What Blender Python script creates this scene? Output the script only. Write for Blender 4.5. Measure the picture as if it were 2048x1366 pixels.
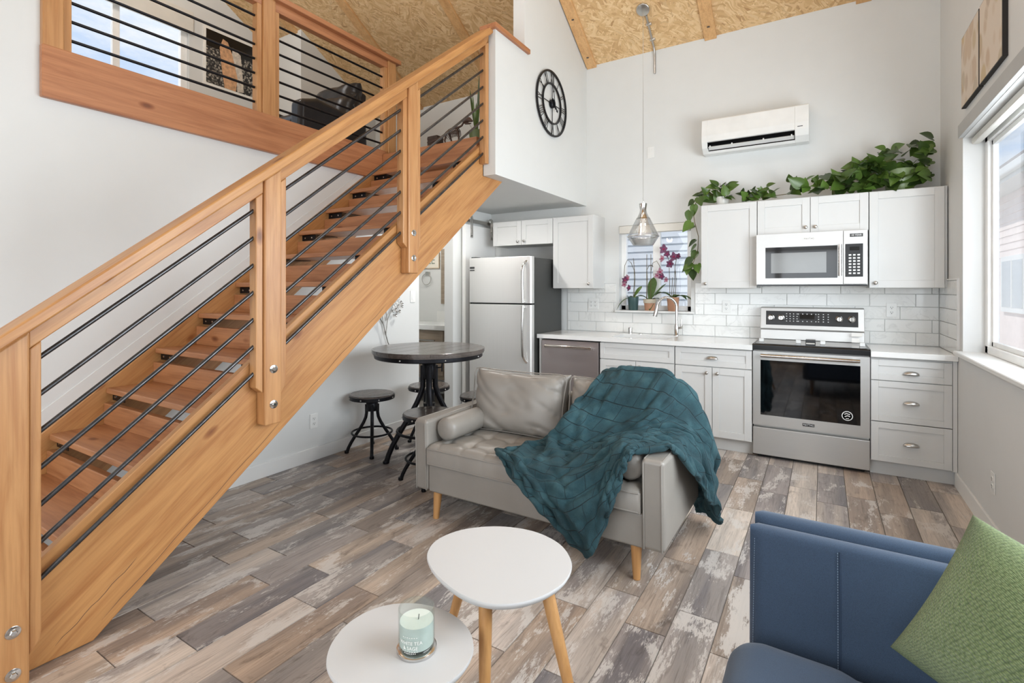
import bpy, bmesh, math, random
from mathutils import Vector, Matrix, noise as mnoise

for o in list(bpy.data.objects):
    bpy.data.objects.remove(o)
S = bpy.context.scene
C = S.collection
PI = math.pi

# ------------------------------------------------------------------ camera
cam = bpy.data.cameras.new('camera')
cam.sensor_fit = 'HORIZONTAL'
cam.sensor_width = 36.0
cam.lens = 1015.65 / 2048 * 36
cam.shift_y = -(683 - 578.56) / 2048
cam.clip_start = 0.02
cam.clip_end = 300
co = bpy.data.objects.new('camera', cam)
C.objects.link(co)
co.location = (0, 0, 1.37)
co.rotation_euler = (PI / 2, 0, math.radians(31.46))
S.camera = co

# ------------------------------------------------------------------ view, world, large lights
S.view_settings.view_transform = 'Standard'
S.view_settings.look = 'None'
S.view_settings.gamma = 1
S.view_settings.exposure = 0.0
S.view_settings.use_curve_mapping = False


def world():
    w = bpy.data.worlds.new('sky')
    S.world = w
    w.use_nodes = True
    n, l = w.node_tree.nodes, w.node_tree.links
    n.clear()
    out = n.new('ShaderNodeOutputWorld')
    bg = n.new('ShaderNodeBackground')
    tc = n.new('ShaderNodeTexCoord')
    mp = n.new('ShaderNodeMapping')
    mp.inputs['Scale'].default_value = (1, 1, 3.0)
    nz = n.new('ShaderNodeTexNoise')
    nz.inputs['Scale'].default_value = 5.0
    nz.inputs['Detail'].default_value = 9
    nz.inputs['Roughness'].default_value = 0.65
    rp = n.new('ShaderNodeValToRGB')
    rp.color_ramp.elements[0].position = 0.42
    rp.color_ramp.elements[1].position = 0.68
    rp.color_ramp.elements[0].color = (0.56, 0.69, 0.90, 1)
    rp.color_ramp.elements[1].color = (0.92, 0.93, 0.95, 1)
    l.new(tc.outputs['Generated'], mp.inputs[0])
    l.new(mp.outputs[0], nz.inputs['Vector'])
    l.new(nz.outputs['Fac'], rp.inputs[0])
    l.new(rp.outputs[0], bg.inputs[0])
    bg.inputs[1].default_value = 1.15
    l.new(bg.outputs[0], out.inputs[0])


world()


def area(name, loc, rot, sx, sy, power, col=(1, 1, 1)):
    d = bpy.data.lights.new(name, 'AREA')
    d.shape = 'RECTANGLE'
    d.size = sx
    d.size_y = sy
    d.energy = power
    d.color = col
    o = bpy.data.objects.new(name, d)
    C.objects.link(o)
    o.location = loc
    o.rotation_euler = rot
    return o


def point(name, loc, power, r=0.05, col=(1, 1, 1)):
    d = bpy.data.lights.new(name, 'POINT')
    d.energy = power
    d.shadow_soft_size = r
    d.color = col
    o = bpy.data.objects.new(name, d)
    C.objects.link(o)
    o.location = loc
    return o


sun = bpy.data.lights.new('sun', 'SUN')
sun.energy = 2.6
sun.angle = math.radians(1.0)
sun.color = (1.0, 0.96, 0.90)
so = bpy.data.objects.new('sun', sun)
C.objects.link(so)
so.rotation_euler = Vector((0.55, 0.35, -0.75)).to_track_quat('-Z', 'Y').to_euler()

# daylight arriving at the big side window and the glazed front wall
area('daylight_side_window', (1.12, 2.35, 1.68), (0, PI / 2, 0), 1.3, 2.9, 145, (0.90, 0.955, 1.0))
area('daylight_front_window', (-1.35, -1.66, 1.75), (-PI / 2, 0, PI), 3.4, 2.5, 100, (0.91, 0.96, 1.0))
area('loft_front_fill', (-4.9, -1.55, 3.4), (-PI / 2, 0, PI), 2.2, 1.3, 42, (1.0, 0.99, 0.97))  # unseen fill panel inside the loft, before a wall without a window

# ------------------------------------------------------------------ helpers


def lin(c):
    return tuple(((v / 255) / 12.92 if v / 255 <= 0.04045 else ((v / 255 + 0.055) / 1.055) ** 2.4) for v in c) + (1,)


class M:
    def __init__(s):
        s.v = []
        s.f = []
        s.uv = None

    def add(s, vs, fs):
        b = len(s.v)
        s.v += [tuple(p) for p in vs]
        s.f += [tuple(i + b for i in f) for f in fs]
        return s

    def box(s, x0, x1, y0, y1, z0, z1):
        return s.add([(x0, y0, z0), (x1, y0, z0), (x1, y1, z0), (x0, y1, z0), (x0, y0, z1), (x1, y0, z1), (x1, y1, z1), (x0, y1, z1)],
                     [(0, 3, 2, 1), (4, 5, 6, 7), (0, 1, 5, 4), (1, 2, 6, 5), (2, 3, 7, 6), (3, 0, 4, 7)])

    def prism(s, poly, axis, a, b):
        """poly: 2-D outline; axis 0: (y,z) along x, 1: (x,z) along y, 2: (x,y) along z"""
        n = len(poly)

        def p3(p, t):
            return (t, p[0], p[1]) if axis == 0 else (p[0], t, p[1]) if axis == 1 else (p[0], p[1], t)
        vs = [p3(p, a) for p in poly] + [p3(p, b) for p in poly]
        fs = [tuple(range(n)), tuple(range(2 * n - 1, n - 1, -1))]
        for i in range(n):
            j = (i + 1) % n
            fs.append((i, i + n, j + n, j))
        return s.add(vs, fs)

    def tube(s, pts, r, n=8, cap=True):
        pts = [Vector(p) for p in pts]
        rs = r if isinstance(r, (list, tuple)) else [r] * len(pts)
        t0 = (pts[1] - pts[0]).normalized()
        up = Vector((0, 0, 1)) if abs(t0.z) < 0.9 else Vector((1, 0, 0))
        nr = t0.cross(up).normalized()
        vs, fs = [], []
        for i, p in enumerate(pts):
            t = (pts[min(i + 1, len(pts) - 1)] - pts[max(i - 1, 0)])
            if t.length < 1e-9:
                t = t0.copy()
            t.normalize()
            nr = (nr - t * nr.dot(t))
            nr = nr.normalized() if nr.length > 1e-6 else t.orthogonal().normalized()
            b = t.cross(nr)
            for k in range(n):
                a = 2 * PI * k / n
                vs.append(p + (nr * math.cos(a) + b * math.sin(a)) * rs[i])
        for i in range(len(pts) - 1):
            for k in range(n):
                k2 = (k + 1) % n
                fs.append((i * n + k, i * n + k2, (i + 1) * n + k2, (i + 1) * n + k))
        if cap:
            fs.append(tuple(range(n - 1, -1, -1)))
            fs.append(tuple((len(pts) - 1) * n + k for k in range(n)))
        return s.add(vs, fs)

    def lathe(s, prof, c=(0, 0, 0), n=24, axis='z'):
        """prof: list of (r, h)"""
        vs, fs = [], []
        m = len(prof)
        for k in range(n):
            a = 2 * PI * k / n
            for r, h in prof:
                r = max(r, 0.0001)
                if axis == 'z':
                    q = (r * math.cos(a), r * math.sin(a), h)
                elif axis == 'x':
                    q = (h, r * math.cos(a), r * math.sin(a))
                else:
                    q = (r * math.cos(a), h, -r * math.sin(a))
                vs.append((q[0] + c[0], q[1] + c[1], q[2] + c[2]))
        for k in range(n):
            k2 = (k + 1) % n
            for i in range(m - 1):
                fs.append((k * m + i, k2 * m + i, k2 * m + i + 1, k * m + i + 1))
        if prof[0] == prof[-1]:
            return s.add(vs, fs)
        if prof[0][0] > 0.0002:
            fs.append(tuple(k * m for k in range(n - 1, -1, -1)))
        if prof[-1][0] > 0.0002:
            fs.append(tuple(k * m + m - 1 for k in range(n)))
        return s.add(vs, fs)

    def grid(s, fn, nu, nv):
        vs, fs = [], []
        for j in range(nv + 1):
            for i in range(nu + 1):
                vs.append(fn(i / nu, j / nv))
        for j in range(nv):
            for i in range(nu):
                a = j * (nu + 1) + i
                fs.append((a, a + 1, a + nu + 2, a + nu + 1))
        s.add(vs, fs)
        return s

    def map(s, fn):
        s.v = [tuple(fn(*p)) for p in s.v]
        return s


def mesh(name, m, smooth=None):
    me = bpy.data.meshes.new(name)
    me.from_pydata(m.v, [], m.f)
    me.validate()
    bm = bmesh.new()
    bm.from_mesh(me)
    bmesh.ops.recalc_face_normals(bm, faces=bm.faces)
    bm.to_mesh(me)
    bm.free()
    if smooth:
        for p in me.polygons:
            p.use_smooth = True
        if smooth < 179:
            me.set_sharp_from_angle(angle=math.radians(smooth))
    return me


def tag(o, label=None, cat=None, group=None, kind=None):
    if label:
        o['label'] = label
    if cat:
        o['category'] = cat
    if group:
        o['group'] = group
    if kind:
        o['kind'] = kind
    return o


def root_of(o):
    while o.parent:
        o = o.parent
    return o


def obj(name, m, mat, parent=None, bevel=0, seg=2, smooth=None, label=None, cat=None, group=None, kind=None, local=False, subd=0):
    me = m if isinstance(m, bpy.types.Mesh) else mesh(name, m, smooth)
    o = bpy.data.objects.new(name, me)
    C.objects.link(o)
    if not me.materials:
        me.materials.append(mat)
    if parent:
        o.parent = parent
        if not local and root_of(o).type == 'EMPTY' and parent.type == 'EMPTY':
            o.location = -Vector(parent.location)
    if bevel:
        b = o.modifiers.new('bevel', 'BEVEL')
        b.width = bevel
        b.segments = seg
        b.limit_method = 'ANGLE'
        b.angle_limit = math.radians(40)
        if seg > 2:
            for p in me.polygons:
                p.use_smooth = True
            b.harden_normals = True
    if subd:
        sd = o.modifiers.new('subd', 'SUBSURF')
        sd.levels = subd
        sd.render_levels = subd
    return tag(o, label, cat, group, kind)


def thing(name, label, cat, loc=(0, 0, 0), rz=0, group=None):
    o = bpy.data.objects.new(name, None)
    C.objects.link(o)
    o.location = loc
    o.rotation_euler = (0, 0, rz)
    o.empty_display_size = 0.05
    return tag(o, label, cat, group)


def copy_tree(o, parent=None):
    c = o.copy()
    C.objects.link(c)
    c.parent = parent
    for ch in list(o.children):
        copy_tree(ch, c)
    return c


def text_geo(body, size):
    cu = bpy.data.curves.new('lettering', 'FONT')
    cu.body = body
    cu.size = size
    cu.align_x = 'CENTER'
    cu.align_y = 'CENTER'
    ob = bpy.data.objects.new('lettering', cu)
    me = ob.to_mesh()
    m = M()
    m.add([tuple(v.co) for v in me.vertices], [tuple(p.vertices) for p in me.polygons])
    ob.to_mesh_clear()
    bpy.data.objects.remove(ob)
    bpy.data.curves.remove(cu)
    return m


# ------------------------------------------------------------------ materials
MATS = {}


def base_mat(name):
    m = bpy.data.materials.new(name)
    m.use_nodes = True
    n, l = m.node_tree.nodes, m.node_tree.links
    b = n['Principled BSDF']
    MATS[name] = m
    return m, n, l, b


def bump_from(n, l, b, sock, strength, dist=0.01):
    bp = n.new('ShaderNodeBump')
    bp.inputs['Strength'].default_value = strength
    bp.inputs['Distance'].default_value = dist
    l.new(sock, bp.inputs['Height'])
    l.new(bp.outputs[0], b.inputs['Normal'])
    return bp


def coords(n, l, scale=(1, 1, 1), rot=(0, 0, 0), kind='Object'):
    tc = n.new('ShaderNodeTexCoord')
    mp = n.new('ShaderNodeMapping')
    mp.inputs['Scale'].default_value = scale
    mp.inputs['Rotation'].default_value = rot
    l.new(tc.outputs[kind], mp.inputs[0])
    return mp.outputs[0]


def noise(n, l, vec, scale, detail=4, rough=0.55, dist=0.0):
    t = n.new('ShaderNodeTexNoise')
    t.inputs['Scale'].default_value = scale
    t.inputs['Detail'].default_value = detail
    t.inputs['Roughness'].default_value = rough
    t.inputs['Distortion'].default_value = dist
    l.new(vec, t.inputs['Vector'])
    return t


def ramp(n, l, sock, stops, interp='LINEAR'):
    r = n.new('ShaderNodeValToRGB')
    cr = r.color_ramp
    cr.interpolation = interp
    while len(cr.elements) < len(stops):
        cr.elements.new(0.5)
    for e, (p, c) in zip(cr.elements, stops):
        e.position = p
        e.color = c
    l.new(sock, r.inputs[0])
    return r.outputs[0]


def mix(n, l, fac, a, b, mode='MIX'):
    x = n.new('ShaderNodeMix')
    x.data_type = 'RGBA'
    x.blend_type = mode
    if hasattr(fac, 'is_output'):
        l.new(fac, x.inputs[0])
    else:
        x.inputs[0].default_value = fac
    for i, s in ((6, a), (7, b)):
        if hasattr(s, 'is_output'):
            l.new(s, x.inputs[i])
        else:
            x.inputs[i].default_value = s
    return x.outputs[2]


def plain(name, rgb, rough=0.5, metal=0.0, var=0.04, vscale=6, bump=0.0, bscale=80, spec=0.5, coat=0.0, sheen=0.0, aniso=None):
    m, n, l, b = base_mat(name)
    c = lin(rgb)
    vec = coords(n, l)
    t = noise(n, l, vec, vscale, 3)
    lo = tuple(v * (1 - var) for v in c[:3]) + (1,)
    hi = tuple(min(1, v * (1 + var)) for v in c[:3]) + (1,)
    l.new(ramp(n, l, t.outputs['Fac'], [(0.3, lo), (0.7, hi)]), b.inputs['Base Color'])
    b.inputs['Roughness'].default_value = rough
    b.inputs['Metallic'].default_value = metal
    b.inputs['Specular IOR Level'].default_value = spec
    b.inputs['Coat Weight'].default_value = coat
    b.inputs['Sheen Weight'].default_value = sheen
    if bump:
        t2 = noise(n, l, vec, bscale, 4)
        bump_from(n, l, b, t2.outputs['Fac'], bump, 0.004)
    return m


def wood(name, rgb_a, rgb_b, axis='z', ang=0.0, rough=0.45, scale=1.0, knots=True):
    """grain runs along the given axis ('s' = along the stair slope)"""
    m, n, l, b = base_mat(name)
    tc = n.new('ShaderNodeTexCoord')
    src = tc.outputs['Object']
    if axis == 's':
        r0 = n.new('ShaderNodeMapping')
        r0.inputs['Rotation'].default_value = (-ang, 0, 0)
        l.new(src, r0.inputs[0])
        src = r0.outputs[0]
        axis = 'y'
    mp = n.new('ShaderNodeMapping')
    k = {'x': (1.2, 14, 14), 'y': (14, 1.2, 14), 'z': (14, 14, 1.2)}[axis]
    mp.inputs['Scale'].default_value = tuple(v * scale for v in k)
    l.new(src, mp.inputs[0])
    t1 = noise(n, l, mp.outputs[0], 1.6, 5, 0.6, 0.6)
    mp2 = n.new('ShaderNodeMapping')
    k2 = {'x': (3, 110, 110), 'y': (110, 3, 110), 'z': (110, 110, 3)}[axis]
    mp2.inputs['Scale'].default_value = tuple(v * scale for v in k2)
    l.new(src, mp2.inputs[0])
    t2 = noise(n, l, mp2.outputs[0], 1.0, 3, 0.5)
    a, c = lin(rgb_a), lin(rgb_b)
    col = ramp(n, l, t1.outputs['Fac'], [(0.25, c), (0.55, a), (0.8, tuple(min(1, v * 1.12) for v in a[:3]) + (1,))])
    fine = ramp(n, l, t2.outputs['Fac'], [(0.3, (0.82, 0.78, 0.74, 1)), (0.6, (1, 1, 1, 1))])
    col = mix(n, l, 0.8, col, fine, 'MULTIPLY')
    if knots:
        mp3 = n.new('ShaderNodeMapping')
        mp3.inputs['Scale'].default_value = {'x': (2.2, 5, 5), 'y': (5, 2.2, 5), 'z': (5, 5, 2.2)}[axis]
        l.new(src, mp3.inputs[0])
        vo = n.new('ShaderNodeTexVoronoi')
        vo.inputs['Scale'].default_value = 0.9
        l.new(mp3.outputs[0], vo.inputs['Vector'])
        kn = ramp(n, l, vo.outputs['Distance'], [(0.03, (0.30, 0.17, 0.09, 1)), (0.065, (0.62, 0.47, 0.36, 1)), (0.1, (1, 1, 1, 1))])
        col = mix(n, l, 0.85, col, kn, 'MULTIPLY')
    l.new(col, b.inputs['Base Color'])
    b.inputs['Roughness'].default_value = rough
    b.inputs['Coat Weight'].default_value = 0.2
    b.inputs['Coat Roughness'].default_value = 0.3
    bump_from(n, l, b, t2.outputs['Fac'], 0.12, 0.002)
    return m


def osb():
    m, n, l, b = base_mat('osb')
    tc = n.new('ShaderNodeTexCoord')
    nz = noise(n, l, tc.outputs['Object'], 3.0, 2)
    layers = []
    for i, (rz, sc) in enumerate([(0.35, 1.0), (1.25, 1.15), (2.3, 0.9), (0.9, 1.4)]):
        mp0 = n.new('ShaderNodeMapping')
        mp0.inputs['Rotation'].default_value = (0, 0, rz)
        mp0.inputs['Location'].default_value = (i * 3.7, i * 1.3, 0)
        l.new(tc.outputs['Object'], mp0.inputs[0])
        add = n.new('ShaderNodeVectorMath')
        add.operation = 'MULTIPLY_ADD'
        add.inputs[1].default_value = (0.25, 0.25, 0)
        l.new(nz.outputs['Color'], add.inputs[0])
        l.new(mp0.outputs[0], add.inputs[2])
        mp = n.new('ShaderNodeMapping')
        mp.inputs['Scale'].default_value = (52 * sc, 11 * sc, 2)
        l.new(add.outputs[0], mp.inputs[0])
        vo = n.new('ShaderNodeTexVoronoi')
        vo.inputs['Scale'].default_value = 1.0
        l.new(mp.outputs[0], vo.inputs['Vector'])
        sep = n.new('ShaderNodeSeparateColor')
        l.new(vo.outputs['Color'], sep.inputs[0])
        c = ramp(n, l, sep.outputs[0], [(0.0, lin((196, 156, 108))), (0.3, lin((212, 174, 124))), (0.6, lin((222, 186, 138))), (0.92, lin((231, 200, 154))), (1.0, lin((178, 136, 90)))])
        layers.append((c, sep.outputs[1], vo.outputs['Distance']))
    col = layers[0][0]
    for c, f, d in layers[1:]:
        fac = ramp(n, l, f, [(0.48, (0, 0, 0, 1)), (0.52, (1, 1, 1, 1))])
        col = mix(n, l, fac, col, c)
    dk = noise(n, l, tc.outputs['Object'], 60, 2)
    spots = ramp(n, l, dk.outputs['Fac'], [(0.26, (0.42, 0.3, 0.2, 1)), (0.34, (1, 1, 1, 1))])
    col = mix(n, l, 0.8, col, spots, 'MULTIPLY')
    l.new(col, b.inputs['Base Color'])
    b.inputs['Roughness'].default_value = 0.7
    bump_from(n, l, b, layers[1][2], 0.25, 0.004)
    return m


def plank_mat():
    m, n, l, b = base_mat('weathered_plank_tile')
    tc = n.new('ShaderNodeTexCoord')
    oi = n.new('ShaderNodeObjectInfo')
    off = n.new('ShaderNodeVectorMath')
    off.operation = 'MULTIPLY_ADD'
    l.new(oi.outputs['Random'], off.inputs[0])
    off.inputs[1].default_value = (53.0, 91.0, 17.0)
    l.new(tc.outputs['Object'], off.inputs[2])
    src = off.outputs[0]

    def mapped(s):
        mp = n.new('ShaderNodeMapping')
        mp.inputs['Scale'].default_value = s
        l.new(src, mp.inputs[0])
        return mp.outputs[0]
    # base colour per plank
    basec = ramp(n, l, oi.outputs['Random'], [(0.0, lin((146, 139, 135))), (0.14, lin((176, 165, 156))), (0.28, lin((166, 147, 131))), (0.42, lin((136, 129, 127))),
                                              (0.56, lin((188, 177, 167))), (0.7, lin((168, 153, 139))), (0.84, lin((152, 138, 126))), (1.0, lin((184, 168, 152)))], 'CONSTANT')
    # printed narrow strips running along the plank
    st = noise(n, l, mapped((9, 0.7, 1)), 1.0, 1)
    basec = mix(n, l, 0.75, basec, ramp(n, l, st.outputs['Fac'], [(0.40, (0.62, 0.62, 0.66, 1)), (0.47, (0.92, 0.90, 0.88, 1)), (0.53, (1.0, 0.97, 0.94, 1)), (0.6, (1.32, 1.27, 1.22, 1))]), 'MULTIPLY')
    g = noise(n, l, mapped((95, 4.5, 1)), 1.0, 6, 0.65, 1.2)
    col = mix(n, l, 0.85, basec, ramp(n, l, g.outputs['Fac'], [(0.30, (0.52, 0.50, 0.48, 1)), (0.48, (0.95, 0.95, 0.95, 1)), (0.7, (1.16, 1.15, 1.14, 1))]), 'MULTIPLY')
    # peeling pale paint
    pa = noise(n, l, mapped((9, 3.0, 1)), 1.0, 3, 0.6, 0.5)
    pb = noise(n, l, mapped((130, 26, 1)), 1.0, 5, 0.75, 0.8)
    ad = n.new('ShaderNodeMath')
    ad.operation = 'MULTIPLY_ADD'
    l.new(pb.outputs['Fac'], ad.inputs[0])
    ad.inputs[1].default_value = 0.6
    l.new(pa.outputs['Fac'], ad.inputs[2])
    pf = ramp(n, l, ad.outputs[0], [(0.86, (0, 0, 0, 1)), (0.91, (0.75, 0.75, 0.75, 1))])
    col = mix(n, l, pf, col, lin((205, 198, 191)))
    # dark burns
    da = noise(n, l, mapped((12, 5, 1)), 1.0, 6, 0.7, 0.7)
    df = ramp(n, l, da.outputs['Fac'], [(0.30, (0.42, 0.40, 0.39, 1)), (0.43, (1, 1, 1, 1))])
    col = mix(n, l, 0.75, col, df, 'MULTIPLY')
    l.new(col, b.inputs['Base Color'])
    b.inputs['Roughness'].default_value = 0.38
    b.inputs['Specular IOR Level'].default_value = 0.45
    bump_from(n, l, b, g.outputs['Fac'], 0.12, 0.002)
    return m


def marble(name, base, vein, amount=0.5, rough=0.15, scale=2.2):
    m, n, l, b = base_mat(name)
    oi = n.new('ShaderNodeObjectInfo')
    tc = n.new('ShaderNodeTexCoord')
    off = n.new('ShaderNodeVectorMath')
    off.operation = 'MULTIPLY_ADD'
    l.new(oi.outputs['Random'], off.inputs[0])
    off.inputs[1].default_value = (11.0, 7.0, 23.0)
    l.new(tc.outputs['Object'], off.inputs[2])
    t = noise(n, l, off.outputs[0], scale, 6, 0.55, 1.5)
    v = ramp(n, l, t.outputs['Fac'], [(0.47, lin(base)), (0.497, lin(vein)), (0.503, lin(vein)), (0.53, lin(base))])
    t2 = noise(n, l, off.outputs[0], scale * 0.7, 2)
    f = ramp(n, l, t2.outputs['Fac'], [(0.45, (0, 0, 0, 1)), (0.6, (amount, amount, amount, 1))])
    l.new(mix(n, l, f, lin(base), v), b.inputs['Base Color'])
    b.inputs['Roughness'].default_value = rough
    return m


def glass(name, tint=(1, 1, 1), rough=0.0, alpha=0.12):
    m, n, l, b = base_mat(name)
    out = n['Material Output']
    tr = n.new('ShaderNodeBsdfTransparent')
    tr.inputs[0].default_value = tint + (1,)
    gl = n.new('ShaderNodeBsdfGlossy')
    gl.inputs['Roughness'].default_value = rough
    lw = n.new('ShaderNodeLayerWeight')
    lw.inputs['Blend'].default_value = 0.5
    pw = n.new('ShaderNodeMath')
    pw.operation = 'POWER'
    l.new(lw.outputs['Facing'], pw.inputs[0])
    pw.inputs[1].default_value = 5.0
    ad = n.new('ShaderNodeMath')
    ad.operation = 'MULTIPLY_ADD'
    ad.use_clamp = True
    l.new(pw.outputs[0], ad.inputs[0])
    ad.inputs[1].default_value = 0.6
    ad.inputs[2].default_value = alpha
    mx = n.new('ShaderNodeMixShader')
    l.new(ad.outputs[0], mx.inputs[0])
    l.new(tr.outputs[0], mx.inputs[1])
    l.new(gl.outputs[0], mx.inputs[2])
    l.new(mx.outputs[0], out.inputs['Surface'])
    return m


def brushed(name, rgb, axis='x', rough=0.28, metal=0.62):
    m, n, l, b = base_mat(name)
    k = {'x': (2, 200, 200), 'z': (200, 200, 2), 'y': (200, 2, 200)}[axis]
    t = noise(n, l, coords(n, l, k), 1.0, 3)
    c = lin(rgb)
    l.new(ramp(n, l, t.outputs['Fac'], [(0.3, tuple(v * 0.97 for v in c[:3]) + (1,)), (0.7, c)]), b.inputs['Base Color'])
    b.inputs['Roughness'].default_value = rough
    b.inputs['Metallic'].default_value = metal
    return m


def knit(name, a, c):
    m, n, l, b = base_mat(name)
    v = coords(n, l, (1, 1, 1), (0, 0, 0.35), 'UV')
    w = n.new('ShaderNodeTexVoronoi')
    w.inputs['Scale'].default_value = 74
    w.inputs['Randomness'].default_value = 0.45
    mp = n.new('ShaderNodeMapping')
    mp.inputs['Scale'].default_value = (1.0, 1.9, 1)
    l.new(v, mp.inputs[0])
    l.new(mp.outputs[0], w.inputs['Vector'])
    col = ramp(n, l, w.outputs['Distance'], [(0.1, lin(a)), (0.75, lin(c))])
    t = noise(n, l, v, 6, 3)
    col = mix(n, l, 0.5, col, ramp(n, l, t.outputs['Fac'], [(0.3, (0.8, 0.82, 0.8, 1)), (0.7, (1.1, 1.1, 1.05, 1))]), 'MULTIPLY')
    l.new(col, b.inputs['Base Color'])
    b.inputs['Roughness'].default_value = 0.9
    b.inputs['Sheen Weight'].default_value = 0.2
    inv = n.new('ShaderNodeMath')
    inv.operation = 'SUBTRACT'
    inv.inputs[0].default_value = 1.0
    l.new(w.outputs['Distance'], inv.inputs[1])
    bump_from(n, l, b, inv.outputs[0], 0.9, 0.008)
    return m


def fabric(name, a, c, scale=900):
    m, n, l, b = base_mat(name)
    v = coords(n, l)
    t = noise(n, l, v, scale, 2)
    t2 = noise(n, l, v, 7, 3)
    col = ramp(n, l, t.outputs['Fac'], [(0.35, lin(c)), (0.65, lin(a))])
    col = mix(n, l, 0.4, col, ramp(n, l, t2.outputs['Fac'], [(0.3, (0.85, 0.85, 0.85, 1)), (0.7, (1.1, 1.1, 1.1, 1))]), 'MULTIPLY')
    l.new(col, b.inputs['Base Color'])
    b.inputs['Roughness'].default_value = 0.92
    b.inputs['Sheen Weight'].default_value = 0.15
    bump_from(n, l, b, t.outputs['Fac'], 0.3, 0.002)
    return m


def fur():
    m, n, l, b = base_mat('teal_plush')
    v = coords(n, l, (1, 1, 1), (0, 0, 0), 'UV')
    br = n.new('ShaderNodeTexBrick')
    br.inputs['Scale'].default_value = 14.0
    br.inputs['Mortar Size'].default_value = 0.022
    br.inputs['Mortar Smooth'].default_value = 0.8
    br.inputs['Brick Width'].default_value = 1.25
    br.inputs['Row Height'].default_value = 0.62
    l.new(v, br.inputs['Vector'])
    o = coords(n, l)
    t = noise(n, l, o, 7, 4, 0.6)
    t2 = noise(n, l, o, 230, 4, 0.75)
    col = ramp(n, l, t.outputs['Fac'], [(0.30, lin((28, 60, 68))), (0.52, lin((42, 82, 91))), (0.74, lin((74, 112, 119)))])
    col = mix(n, l, br.outputs['Fac'], col, lin((15, 36, 43)))
    l.new(col, b.inputs['Base Color'])
    b.inputs['Roughness'].default_value = 0.85
    b.inputs['Sheen Weight'].default_value = 0.22
    b.inputs['Sheen Roughness'].default_value = 0.35
    b.inputs['Sheen Tint'].default_value = lin((110, 150, 160))
    inv = n.new('ShaderNodeMath')
    inv.operation = 'MULTIPLY_ADD'
    l.new(br.outputs['Fac'], inv.inputs[0])
    inv.inputs[1].default_value = -1.0
    l.new(t2.outputs['Fac'], inv.inputs[2])
    bump_from(n, l, b, inv.outputs[0], 1.0, 0.012)
    return m


def leaf_mat(name, a, c):
    m, n, l, b = base_mat(name)
    oi = n.new('ShaderNodeObjectInfo')
    col = ramp(n, l, oi.outputs['Random'], [(0.0, lin(a)), (0.6, lin(c)), (1.0, tuple(v * 1.25 for v in lin(c)[:3]) + (1,))])
    t = noise(n, l, coords(n, l), 40, 2)
    col = mix(n, l, 0.5, col, ramp(n, l, t.outputs['Fac'], [(0.35, (0.75, 0.8, 0.7, 1)), (0.7, (1.15, 1.15, 1.1, 1))]), 'MULTIPLY')
    l.new(col, b.inputs['Base Color'])
    b.inputs['Roughness'].default_value = 0.35
    b.inputs['Subsurface Weight'].default_value = 0.0
    return m


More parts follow.
